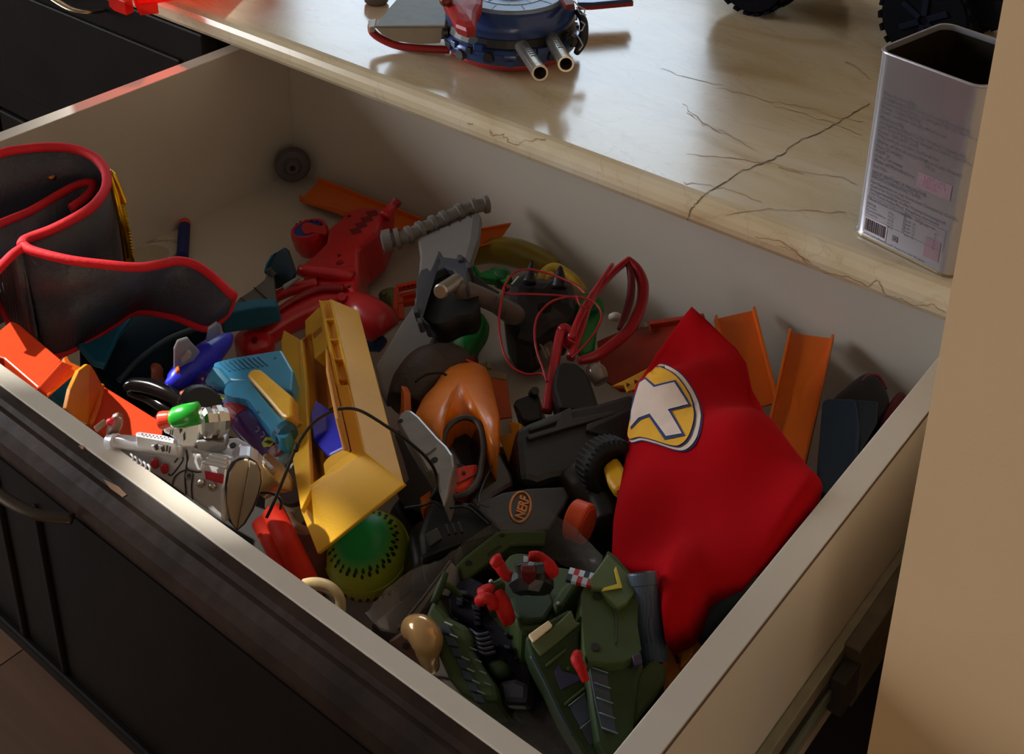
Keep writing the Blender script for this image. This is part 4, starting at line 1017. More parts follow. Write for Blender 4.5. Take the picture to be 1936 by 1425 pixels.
prism('upper_arm', Pl((962, 800, .075), (978, 800, .080), (985, 905, .075)), [(960, 800), (972, 796), (984, 800), (978, 830), (981, 905), (1046, 905), (1042, 916), (1000, 923), (982, 921), (972, 900), (962, 880), (948, 840), (940, 826), (966, 818)], .008, mat((220, 156, 36), .45), t, bev=.001)
prism('foot', flat(.080), [(978, 918), (1010, 908), (1044, 904), (1040, 916), (1005, 924)], .006, mat((200, 140, 34), .45), t)

# ---- black gun with yellow lens
def torch():
    t = thing('black_torch_gun', 'big black toy gun with yellow lens and ribbed collar left of the red cape', 'toy', base(1090, 840, .02))
    BB = mat((40, 40, 42), .42, var=.1)
    pl = Pl((978, 804, .115), (1197, 745, .105), (985, 905, .110))
    prism('body', pl, [(977, 806), (1000, 796), (1068, 770), (1127, 760), (1197, 740), (1215, 760), (1205, 860), (1180, 880), (1120, 880), (1090, 896), (1046, 902), (1018, 911), (1000, 906), (982, 906), (975, 830)], .035, BB, t, bev=.006)
    for o_ in ([(1060, 778), (1080, 768), (1085, 790), (1160, 775), (1162, 783), (1080, 806), (1000, 830), (995, 822), (1050, 806)], [(1000, 806), (1066, 784), (1070, 790), (1002, 814)], [(1110, 800), (1196, 770), (1198, 778), (1120, 812), (1180, 826), (1182, 832), (1108, 812)]):
        prism('panel_ridge', pl, o_, .004, mat((52, 52, 54), .45), t, off=.003, bev=.001)
    disc('screw', pl, 1121, 832, 4, .001, DARK, t, off=.001); disc('screw', pl, 1080, 778, 4, .001, mat((80, 80, 84), .4), t, off=.001)
    prism('upper_fin', Pl((1055, 690, .11), (1100, 700, .11), (1080, 765, .105)), [(1051, 690), (1062, 682), (1088, 684), (1104, 696), (1114, 710), (1132, 764), (1100, 772), (1056, 770), (1044, 730)], .03, BLK, t, bev=.003)
    SC[0] = .8
    # ribbed collar round the lens
    A = P(1160, 893, .120); ax = (Vector((1, -.6, .55))).normalized()
    lathe('collar', A-ax*.020, A+ax*.006, [(0, .020), (.1, .026), (.75, .027), (1, .022), (1, .016), (.9, .016)], mat((20, 20, 21), .62, spec=.3), t, 36, True)
    bm = bmesh.new(); u = ax.orthogonal().normalized(); v = ax.cross(u)
    for k in range(36):
        a = 2*math.pi*k/36; e = u*math.cos(a)+v*math.sin(a); sweep(bm, [A-ax*.016+e*.0212, A+ax*.002+e*.0216], .0007, None, 4)
    link('knurling', bm, BB, t)
    prism('lens', Pl((1150, 858, .124), (1181, 890, .126), (1160, 927, .122)), [(1150, 857), (1166, 862), (1176, 876), (1184, 890), (1183, 918), (1163, 929), (1155, 922), (1146, 908), (1139, 884), (1142, 868)], .010, YEL, t, off=.006, bev=.003)
    tube('lower_hose', [(1085, 905, .100), (1110, 930, .100), (1140, 955, .100), (1155, 1000, .100)], [.018, .022, .02, .016], BLK, t, n=14)
torch()
t = thing('yellow_strip', 'yellow strip with triangular holes poking out from behind the cape emblem', 'strip', base(1200, 715, .06))
pl = Pl((1155, 730, .112), (1230, 700, .114), (1180, 740, .110))
prism('strip', pl, [(1155, 730), (1185, 716), (1232, 692), (1245, 706), (1222, 728), (1187, 740), (1180, 728)], .003, mat((226, 176, 50), .4), t, bev=.0005)
for x, y in ((1184, 727), (1199, 721), (1214, 715), (1226, 709)): prism('triangle_hole', pl, [(x, y-4), (x+8, y-1), (x+1, y+5)], .0004, mat((74, 50, 16), .7), t, off=.0006)

SC[0] = .55
# ---- orange and black dart blaster
def blaster():
    t = thing('orange_blaster', 'orange and dark grey dart blaster with lettered oval badge in the drawer centre', 'blaster', base(890, 860, .02))
    O2 = mat((236, 130, 28), .34, coat=.2); G3 = mat((64, 62, 60), .5, bump=.12, bscale=800); 
    pl = Pl((800, 770, .105), (930, 740, .100), (880, 800, .120))
    dome('orange_shell', pl, [(780, 800), (796, 765), (815, 745), (830, 722), (845, 704), (869, 695), (903, 693), (921, 702), (930, 722), (936, 750), (945, 790), (938, 850), (925, 840), (914, 806), (900, 792), (878, 786), (856, 794), (840, 815), (832, 838), (816, 818)], .014, .045, O2, t, sm=False, rings=6, cen=(872, 752))
    prism('rear_plate', Pl((922, 705, .095), (945, 770, .095), (925, 800, .1)), [(921, 702), (932, 722), (942, 768), (948, 820), (940, 856), (918, 812), (925, 760)], .02, mat((222, 112, 24), .38), t, bev=.002)
    prism('glare_patch', pl, [(830, 752), (836, 746), (838, 756), (833, 762)], .001, mat((244, 160, 60), .3), t, off=.009)  # lighter orange sliver, the glare is put into its colour
    # guard: dark grey ring round the hole
    gp = Pl((840, 830, .126), (905, 830, .124), (870, 920, .126))
    ring = [(836, 842), (842, 818), (856, 800), (878, 792), (898, 800), (908, 822), (910, 850), (906, 880), (900, 905), (880, 930), (858, 936)]
    tube('guard', [(836, 850, .122), (842, 818, .124), (858, 797, .125), (880, 789, .125), (902, 798, .124), (912, 822, .124), (914, 850, .124), (910, 880, .124), (903, 908, .124), (884, 932, .124), (858, 940, .122)], [.003, .0035, .004, .004, .004, .004, .004, .004, .004, .004, .004], G3, t, n=10)
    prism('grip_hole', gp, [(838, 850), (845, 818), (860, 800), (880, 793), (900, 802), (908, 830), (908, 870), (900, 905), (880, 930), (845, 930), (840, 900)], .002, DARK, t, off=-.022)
    tr_ = prism('trigger', gp, [(856, 884), (878, 877), (905, 873), (904, 888), (898, 908), (886, 926), (870, 930), (856, 929), (850, 916)], .016, mat((216, 60, 22), .6, spec=.15), t, off=-.002, bev=.003)
    tube('trigger_groove', [gp.hit(854, 918, -.0015), gp.hit(880, 906, -.0015), gp.hit(900, 896, -.0015)], .0011, mat((130, 30, 12), .5), tr_, res=2, n=6)
    disc('pin_hole', gp, 877, 893, 4, .001, DARK, tr_, off=-.0012)
    # right hand shiny strut
    prism('rear_body', Pl((905, 800, .118), (970, 890, .110), (880, 960, .125)), [(904, 796), (922, 812), (945, 850), (970, 895), (975, 915), (940, 935), (905, 960), (890, 940), (905, 905), (914, 860)], .03, mat((30, 32, 34), .28, coat=.4), t, bev=.004)
    tube('edge_trim', [(938, 862, .1215), (928, 885, .122), (915, 912, .123), (906, 938, .124), (908, 952, .124), (925, 958, .122)], .0009, mat((74, 76, 80), .35, .2), t)
    # magazine block carrying the badge
    pb = Pl((905, 960, .122), (1082, 919, .105), (945, 1000, .118))
    mg = prism('stock', pb, [(905, 950), (950, 930), (1000, 922), (1082, 918), (1085, 925), (1068, 955), (1040, 1000), (1000, 1010), (945, 1004), (930, 985), (905, 970)], .035, G3, t, bev=.003)
    prism('stock', Pl((820, 960, .118), (905, 955, .120), (860, 1030, .112)), [(812, 945), (850, 940), (905, 950), (932, 985), (948, 1005), (925, 1012), (880, 1025), (830, 1045), (795, 1060), (790, 1010), (798, 985)], .035, mat((26, 26, 27), .4), t, bev=.004)
    tube('seam', [(888, 952, .124), (905, 965, .123), (925, 985, .121), (945, 1003, .119)], .0016, DARK, t)
    BG = mat((226, 140, 52), .5)
    o = pb.hit(972, 985); top = pb.hit(986, 930); rt = pb.hit(1000, 972)
    xd = (top-o).normalized(); yd = (pb.hit(965, 940)-pb.hit(995, 948)).normalized(); yd = (yd-xd*yd.dot(xd)).normalized()
    h_ = (pb.hit(969, 945)-pb.hit(989, 950)).length
    text('badge_text', 'NERF', pb.hit(990, 984), xd, yd, .0088, BG, mg, off=.0008, bold=.035)
    c = pb.hit(984, 957, .0006); bm = bmesh.new()
    sweep(bm, [c+xd*.0140*math.cos(a)+yd*.0066*math.sin(a) for a in [2*math.pi*k/32 for k in range(32)]], .0008, .0003, 5, True, up=pb.n)
    link('badge_ring', bm, BG, mg)
    dt = prism('ribbed_block', Pl((800, 990, .122), (850, 975, .124), (810, 1040, .118)), [(802, 1010), (826, 996), (836, 1016), (812, 1032)], .004, mat((62, 62, 62), .4), t, off=.002)
    for k in range(3): prism('rib', Pl((800, 990, .1225), (850, 975, .1245), (810, 1040, .1185)), [(840+k*12, 990-k*2), (845+k*12, 988-k*2), (852+k*12, 1008-k*2), (847+k*12, 1010-k*2)], .003, mat((40, 40, 40), .4), t, off=.002)
    SC[0] = .85
    # dark drum behind
    tube('drum', [(770, 770, .075), (790, 735, .080), (815, 706, .080), (850, 692, .078), (880, 690, .074)], [.020, .026, .027, .022, .014], mat((66, 54, 50), .5, var=.12, bump=.3, bscale=300), t, n=20)
    tube('drum_seam', [(785, 722, .105), (805, 708, .107), (835, 705, .106), (850, 715, .104)], .0012, DARK, t)
    tube('orange_wire', [(820, 677, .086), (845, 673, .088), (870, 676, .088), (895, 686, .086)], .0012, ORGR, t)
    prism('orange_spike', Pl((752, 760, .09), (764, 735, .1), (765, 790, .09)), [(757, 770), (758, 728), (764, 740), (766, 788), (750, 800)], .006, mat((222, 112, 30), .4), t)
blaster()
SC[0] = .6
t = thing('dark_red_cloth_toy', 'dark red rounded plastic piece behind the black drum and axe handle', 'toy', base(820, 665, .0))
dome('piece', flat(.030), [(800, 690), (808, 665), (822, 652), (845, 654), (856, 672), (850, 690)], .008, .028, mat((120, 12, 20), .5), t)
dome('side_piece', flat(.026), [(888, 680), (896, 670), (904, 680), (902, 692), (890, 692)], .004, .02, mat((120, 12, 20), .5), t)
t = thing('clear_hinge', 'pale clear plastic bracket behind the orange blaster', 'bracket', base(920, 690, .0))
prism('arm', flat(.045), [(888, 688), (922, 684), (932, 700), (958, 706), (956, 716), (925, 712), (905, 698)], .006, mat((150, 136, 104), .3), t)
prism('tab', flat(.048), [(918, 682), (928, 684), (930, 694), (920, 694)], .004, mat((160, 146, 114), .3), t)

# ---- silver handle and black cord
def silverhandle():
    t = thing('silver_grip_toy', 'worn silver plastic grip piece with two dark screw holes right of the yellow launcher', 'toy', base(805, 840, .05))
    pl = Pl((752, 795, .128), (768, 774, .130), (855, 880, .135))
    SV = mat((168, 168, 166), .3, .6, var=.12, scale=90)
    prism('shell', pl, [(749, 795), (755, 781), (768, 773), (778, 775), (792, 786), (812, 808), (828, 826), (845, 842), (856, 858), (859, 880), (852, 905), (846, 935), (838, 955), (828, 925), (826, 898), (814, 888), (805, 888), (795, 870), (776, 842), (760, 815)], .022, SV, t, bev=.005, sm=False)
    for x, y, r in ((757, 795, 5), (821, 869, 7)): disc('screw_hole', pl, x, y, r, .001, mat((24, 20, 18), .7), t, off=.0004)
    tube('seam', [pl.hit(800, 862, .0006), pl.hit(812, 856, .0006), pl.hit(824, 846, .0006)], .0007, mat((70, 68, 66), .5), t, res=1, n=5)
    prism('back_plate', Pl((752, 800, .105), (775, 850, .105), (800, 895, .108)), [(740, 815), (762, 812), (800, 885), (830, 905), (825, 960), (800, 975), (760, 960), (745, 930), (770, 905), (760, 870)], .03, mat((58, 50, 44), .5), t, bev=.003)
    prism('orange_insert', flat(.112), [(794, 940), (815, 925), (816, 950), (800, 962)], .01, ORG, t)
silverhandle()
t = thing('black_cord', 'thin black elastic cord arching over the yellow launcher', 'cord', base(640, 860, .13))
tube('cord', [(504, 978, .150), (512, 962, .155), (524, 935, .165), (540, 895, .180), (560, 846, .195), (588, 804, .200), (618, 782, .202), (650, 772, .202), (683, 777, .200), (733, 807, .185), (773, 835, .170), (807, 866, .155), (824, 895, .140), (824, 925, .132), (812, 942, .128)], .0017, BLK, t, n=8)
tube('cord', [(490, 932, .150), (505, 931, .152), (522, 936, .154), (532, 948, .154), (530, 962, .150)], .0016, BLK, t, n=8)
tube('knot', [(559, 852, .196), (561, 845, .1965), (563, 839, .197)], .0026, BLK, t, n=8, res=2)
tube('cord', [(765, 960, .126), (800, 955, .126), (820, 948, .127), (840, 960, .124), (880, 958, .124), (905, 975, .123), (925, 992, .1225)], .0014, BLK, t, n=7)

SC[0] = 1
# ---- yellow launcher with blue block
def launcher():
    t = thing('yellow_launcher', 'large yellow plastic open trough launcher lying across the drawer centre-left', 'toy', base(650, 800, .05))
    C0 = P(690, 856, .165); A0 = P(624, 564, .122)
    TT = Pl(C0, A0, P(588, 922, .140)); RR = Pl(C0, A0, P(765, 915, .164)); FF = Pl(C0, TT.hit(588, 922), P(600, 1047, .120))
    th = .0035
    prism('outer_side', RR, [(624, 564), (679, 587), (765, 915), (690, 856)], th, YEL, t, bev=.0008)
    prism('front_end', FF, [(588, 922), (690, 856), (765, 915), (600, 1047), (568, 965)], th, YEL, t, bev=.0008)
    # top strip and ledge
    prism('top_strip', TT, [(636, 728), (658, 727), (690, 856), (588, 922), (584, 918), (613, 897), (664, 853)], th, YEL, t, bev=.0005)
    prism('ledge_edge', TT, [(602, 566), (608, 568), (641, 726), (636, 730), (633, 722)], .008, YEL, t, bev=.0005)
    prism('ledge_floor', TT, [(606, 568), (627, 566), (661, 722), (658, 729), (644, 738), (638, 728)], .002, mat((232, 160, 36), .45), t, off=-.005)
    prism('ledge_edge', TT, [(622, 565), (626, 565), (662, 724), (658, 727)], .006, YEL, t)
    for (x, y) in ((612, 602), (621, 640), (629, 677), (638, 714)):
        prism('rib', TT, [(x, y), (x+18, y-1), (x+18, y+2), (x, y+3)], .005, YEL, t, off=-.0005)
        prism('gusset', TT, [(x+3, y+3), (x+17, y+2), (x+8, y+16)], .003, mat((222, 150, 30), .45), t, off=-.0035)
    # left wall: sloping outer face plus inner face
    LW = Pl(TT.hit(570, 643, -.004), TT.hit(588, 922), P(531, 645, .088))
    prism('left_wall', LW, [(536, 623), (570, 643), (578, 720), (582, 800), (588, 922), (568, 965), (550, 850), (531, 645)], .004, YEL, t, bev=.0008)
    IW = Pl(TT.hit(570, 643, -.004), TT.hit(588, 922, -.002), TT.hit(600, 760, -.03))
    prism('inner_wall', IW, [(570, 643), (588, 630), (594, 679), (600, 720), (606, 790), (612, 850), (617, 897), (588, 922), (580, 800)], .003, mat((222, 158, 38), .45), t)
    for x, y in ((541, 716), (548, 757)): prism('notch', LW, [(x, y), (x+4, y-1), (x+4, y+10), (x+1, y+11)], .0006, mat((190, 130, 26), .5), t, off=.0004)
    prism('ledge_nub', LW, [(555, 796), (560, 790), (570, 800), (556, 804)], .003, YEL, t, off=.001)
    # end block with slot
    EB = Pl(TT.hit(603, 581, -.006), TT.hit(619, 655, -.006), TT.hit(576, 606, -.008))
    prism('end_block', EB, [(576, 606), (603, 580), (612, 600), (619, 656), (594, 678), (588, 630), (577, 635)], .012, YEL, t, bev=.0008)
    prism('slot', EB, [(590, 631), (607, 616), (609, 625), (593, 640)], .001, mat((176, 112, 20), .6), t, off=.0003)
    prism('end_shelf', EB, [(594, 678), (619, 656), (621, 668), (602, 676)], .012, mat((214, 150, 34), .5), t, off=-.004)
    # cavity
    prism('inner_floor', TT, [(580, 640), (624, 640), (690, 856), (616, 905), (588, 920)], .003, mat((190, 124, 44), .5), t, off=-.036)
    prism('centre_rail', TT, [(613, 676), (618, 676), (626, 780), (620, 780)], .006, mat((216, 146, 60), .5), t, off=-.028)
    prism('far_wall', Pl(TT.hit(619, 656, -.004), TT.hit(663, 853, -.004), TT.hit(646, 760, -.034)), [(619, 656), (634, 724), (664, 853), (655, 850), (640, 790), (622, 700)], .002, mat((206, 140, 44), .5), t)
    prism('stop_block', TT, [(610, 877), (616, 868), (644, 843), (650, 843), (664, 853), (613, 898)], .018, YEL, t, off=-.008, bev=.001)
    tube('rubber_band', [TT.hit(622, 775, -.02), TT.hit(634, 768, -.014), TT.hit(648, 760, -.01)], .0008, mat((120, 90, 50), .6), t, res=2, n=5)
    t2 = thing('blue_launcher_block', 'deep blue faceted plastic slider sitting inside the yellow launcher trough', 'slider', tuple(TT.hit(622, 810, -.03)))
    prism('body', TT, [(596, 756), (604, 760), (628, 778), (641, 785), (655, 815), (660, 842), (619, 862), (600, 842), (590, 828), (587, 786)], .020, BLUE, t2, off=-.007, bev=.002)
    prism('ridge_face', Pl(TT.hit(596, 756, -.006), TT.hit(640, 790, -.010), TT.hit(604, 820, -.004)), [(596, 755), (620, 772), (618, 812), (592, 826), (587, 786)], .006, mat((46, 54, 214), .35), t2, bev=.001)
launcher()

SC[0] = .57
# ---- silver space gun
def gun():
    t = thing('silver_space_gun', 'shiny silver toy space gun with green scope propped against the front panel', 'gun', base(360, 890, .05))
    S1 = mat((222, 223, 228), .28, .35, var=.05, scale=60); S2 = mat((150, 150, 152), .35, .5); LN = mat((60, 56, 60), .5)
    pl = Pl((282, 860, .172), (420, 872, .176), (430, 975, .150))
    b = prism('body', pl, [(230, 845), (282, 850), (349, 840), (381, 848), (410, 856), (442, 866), (432, 885), (424, 925), (424, 990), (400, 972), (362, 946), (307, 906), (262, 878), (215, 850)], .020, S1, t, bev=.003)
    tube('barrel', [(203, 832, .176), (240, 836, .178), (300, 845, .180), (345, 852, .180)], [.0065, .0078, .0078, .0078], S1, t, n=16, res=2)
    lathe('muzzle_ring', P(214, 834, .177), P(220, 835, .178), [(0, .0088), (1, .0088)], S1, t, 18)
    prism('top_rail', Pl((257, 820, .190), (334, 836, .190), (260, 812, .190)), [(256, 818), (262, 815), (310, 822), (336, 830), (332, 838), (300, 832), (257, 824)], .010, S1, t, bev=.0008)
    for k in range(8): prism('rail_notch', Pl((257, 820, .191), (334, 836, .191), (260, 812, .191)), [(268+k*7, 818.5+k*1), (271+k*7, 819+k*1), (270+k*7, 821+k*1), (267+k*7, 820.5+k*1)], .0005, LN, t, off=.0003)
    # lower vents
    for k in range(5): tube('vent_rib', [(247+k*8, 858+k*5, .176), (252+k*8, 864+k*5, .176), (250+k*8, 874+k*5, .173)], .0013, S1, t, res=2, n=6)
    # scope base and green scope
    ps = Pl((311, 802, .196), (381, 780, .200), (345, 842, .184))
    prism('scope_mount', ps, [(309, 806), (311, 797), (330, 797), (352, 794), (372, 780), (383, 777), (386, 785), (381, 800), (376, 830), (368, 846), (340, 846), (334, 832), (320, 822), (309, 818)], .018, S1, t, bev=.002)
    for o_ in ([(338, 808), (344, 806), (345, 814), (340, 820)], [(346, 822), (350, 815), (351, 830), (347, 834)], [(326, 812), (328, 812), (326, 824), (324, 822)], [(322, 812), (324, 812), (322, 823), (320, 821)]): prism('dark_slot', ps, o_, .0005, LN, t, off=.0006)
    lathe('scope', P(322, 792, .204), P(376, 780, .208), [(0, .008), (.15, .0115), (.5, .0125), (1, .012)], mat((30, 160, 44), .3, coat=.4), t, 24, True)
    lathe('red_tip', P(304, 795, .202), P(324, 791, .204), [(0, .0095), (.2, .0098), (.9, .0085), (1, .008)], mat((238, 66, 40), .35), t, 22)
    kn = lathe('chrome_knob', P(381, 800, .196), P(430, 795, .192), [(0, .012), (.1, .0165), (.3, .017), (.33, .0145), (.5, .0145), (.52, .018), (.72, .018), (.74, .0155), (.95, .014), (1, .009)], mat((210, 206, 198), .16, .95), t, 10)
    prism('knob_base', Pl((372, 835, .186), (425, 840, .184), (385, 852, .180)), [(370, 834), (400, 833), (426, 838), (428, 852), (405, 856), (372, 850)], .012, S2, t, bev=.001)
    # front sight
    prism('front_sight', Pl((205, 815, .182), (220, 790, .196), (232, 810, .184)), [(200, 822), (204, 804), (212, 792), (222, 788), (231, 793), (232, 806), (226, 818), (214, 824)], .004, mat((140, 104, 84), .3, coat=.4), t, bev=.001)
    lathe('sight_lamp', P(206, 800, .196), P(214, 793, .199), [(0, .004), (.4, .005), (1, .002)], mat((214, 34, 54), .3), t, 12, True)
    seg_box('sight_arm', (180, 812, .182), (200, 796, .184), .002, .004, mat((170, 140, 120), .3), t)
    # details on body
    dk = [[(290, 842), (298, 838), (300, 850), (294, 852)], [(303, 846), (310, 842), (312, 853), (306, 855)], [(314, 843), (318, 841), (317, 853), (313, 855)], [(320, 844), (323, 843), (321, 856), (318, 857)]]
    pd = Pl((282, 848, .1845), (345, 852, .1845), (300, 870, .178))
    prism('side_box', pd, [(284, 842), (322, 838), (330, 846), (320, 858), (290, 854)], .004, S1, t, bev=.0008)
    for o_ in dk: prism('dark_slot', pd, o_, .0006, LN, t, off=.0005)
    for x, y in ((284, 872), (302, 882)):
        bb = prism('red_button', pl, [(x, y), (x+3, y-6), (x+13, y-4), (x+14, y+12), (x+6, y+16), (x-1, y+8)], .003, mat((196, 30, 34), .35), t, off=.0035, bev=.0012)
    prism('red_stripe', pl, [(386, 890), (423, 897), (421, 915), (388, 906)], .0012, mat((200, 28, 50), .4), t, off=.001)
    for pts in ([(352, 850), (354, 870), (350, 900), (352, 934)], [(326, 917), (330, 903), (340, 893), (352, 888)], [(318, 896), (324, 898), (336, 884), (346, 868), (340, 862), (330, 874)], [(362, 856), (352, 884), (368, 892), (380, 892)], [(365, 896), (362, 920), (364, 944)]):
        tube('panel_line', [pl.hit(x, y, .0006) for x, y in pts], .0009, LN, t, n=5)
    for k in range(4): prism('grille_bar', pl, [(358+k*4.5, 858+k), (360+k*4.5, 858+k), (357+k*4.5, 882+k), (355+k*4.5, 882+k)], .001, LN, t, off=.0008)
    prism('grille_plate', pl, [(352, 884), (358, 854), (378, 858), (384, 872), (380, 892), (366, 888)], .004, S1, t, off=.003, bev=.001) 
    for k in range(3): tube('shoulder_ridge', [pl.hit(384+k*6, 872-k*6, .004), pl.hit(405+k*5, 876-k*7, .004), pl.hit(430, 882-k*7, .004)], .0028, S1, t, n=8, res=2)
    for x, y in ((381, 915), (403, 922)): lathe('chrome_bolt', pl.hit(x, y, -.001), pl.hit(x-1, y-4, .006), [(0, .0042), (.6, .0048), (1, .003)], mat((190, 180, 170), .2, .9), t, 14, True)
    disc('speaker', pl, 357, 899, 8, .0008, S2, t, off=.001); disc('speaker_hole', pl, 357, 899, 4, .0008, LN, t, off=.0014)
    # butt
    pb = Pl((440, 872, .178), (490, 885, .172), (445, 1000, .135))
    rimo = [(430, 985), (424, 960), (423, 920), (428, 890), (438, 872), (452, 864), (472, 863), (486, 872), (494, 888), (496, 910), (491, 935), (480, 965), (464, 992), (448, 1006)]
    prism('butt_rim', pb, rimo, .016, S1, t, bev=.002)
    inn = lambda q, s: [(458+(x-458)*s, 935+(y-935)*s) for x, y in q]
    prism('butt_edge', pb, inn(rimo, .975), .001, LN, t, off=.0006)
    prism('butt_plate', pb, [(434, 978), (428, 950), (429, 920), (434, 895), (446, 876), (463, 870), (470, 871), (470, 885), (460, 940), (447, 1000), (440, 992)], .003, mat((190, 170, 142), .6), t, off=.0035)
    prism('butt_plate', Pl((470, 871, .179), (448, 1002, .139), (496, 905, .1685)), [(470, 871), (484, 878), (491, 895), (491, 915), (486, 935), (476, 962), (460, 990), (448, 1002), (460, 940), (470, 885)], .003, mat((160, 146, 126), .6), t, off=.003)
gun()
SC[0] = .75
t = thing('brass_lens_ring', 'brass coloured flared ring behind the silver gun butt', 'ring', base(515, 900, .05))
lathe('flare', P(492, 925, .130), P(528, 892, .140), [(0, .010), (.5, .013), (.85, .019), (1, .020), (.95, .016)], mat((176, 140, 84), .3, .6), t, 28, True)
lathe('lens', P(515, 900, .138), P(520, 896, .139), [(0, .014), (1, .012)], mat((120, 104, 70), .2, .3), t, 24)
t = thing('grey_bracket', 'pale grey translucent bracket with screw hole above the gun butt', 'bracket', base(470, 845, .05))
pl = Pl((424, 840, .150), (450, 826, .152), (510, 880, .150))
prism('plate', pl, [(423, 834), (432, 826), (450, 825), (470, 836), (495, 858), (520, 882), (505, 892), (470, 870), (445, 852), (430, 850)], .008, mat((172, 170, 172), .3, alpha=1), t, bev=.002)
tube('edge_rib', [(454, 842, .1545), (475, 858, .154), (503, 877, .153)], .0012, WHT, t)
disc('screw_hole', pl, 440, 841, 6, .001, DARK, t, off=.0006)
t = thing('white_cup', 'white and cream plastic cup with dark round opening left of the launcher tip', 'cup', base(545, 925, .02))
prism('side_plate', Pl((505, 920, .110), (555, 870, .125), (545, 985, .100)), [(500, 925), (520, 905), (540, 885), (557, 868), (562, 900), (565, 960), (545, 985), (520, 990), (498, 960)], .02, mat((200, 190, 160), .4), t, bev=.002)
lathe('opening', P(558, 925, .112), P(552, 918, .118), [(0, .016), (1, .016)], mat((70, 42, 30), .6), t, 24)
disc('screw_hole', Pl((505, 920, .111), (555, 870, .126), (545, 985, .101)), 557, 884, 6, .001, DARK, t, off=.001)
prism('latch', Pl((505, 920, .115), (555, 870, .130), (545, 985, .105)), [(513, 907), (520, 901), (532, 908), (530, 918)], .003, mat((222, 214, 190), .4), t)
t = thing('maroon_ball', 'dull maroon rubber ball half hidden under the launcher tip', 'ball', base(590, 1075, .02))
c = P(585, 1050, .055); rr = .026
lathe('ball', c-Vector((0, 0, rr)), c+Vector((0, 0, rr)), [(.5-.5*math.cos(math.pi*k/14), rr*math.sin(math.pi*k/14)) for k in range(15)], mat((122, 62, 50), .5, var=.2), t, 28, True)
tube('pale_seam', [(548, 975, .105), (555, 990, .108), (572, 1002, .110), (592, 1000, .110)], .004, mat((190, 150, 120), .5), t)
SC[0] = .48
t = thing('red_orange_tubes', 'red-orange double plastic tube lying against the front panel', 'tube', base(530, 1040, .04))
ROR = mat((206, 44, 22), .6, spec=.2, bump=.1, bscale=500)
lathe('tube', P(492, 985, .112), P(560, 1115, .102), [(0, .004), (.01, .0125), (1, .0125)], ROR, t, 26, True)
lathe('tube', P(515, 965, .122), P(592, 1125, .108), [(0, .004), (.01, .0150), (1, .0150)], ROR, t, 28, True)
disc('moulded_dot', Pl(P(492, 985, .119), P(560, 1115, .109), P(520, 985, .1195)), 492, 1012, 5, .0006, mat((190, 44, 24), .5), t, off=.0006)
SC[0] = .7
t = thing('cream_loop', 'cream plastic loop handle beside the front panel below the melon ball', 'handle', base(620, 1130, .06))
tube('loop', [(578, 1106, .132), (595, 1103, .136), (615, 1105, .140), (633, 1116, .140), (643, 1132, .136), (644, 1150, .130)], [.0035]*6, mat((200, 176, 130), .4, bump=.1), t, n=10, rb=[.006]*6)
tube('inner_band', [(590, 1112, .122), (612, 1114, .126), (630, 1128, .124), (636, 1144, .12)], .003, mat((70, 50, 34), .5), t)

SC[0] = 1
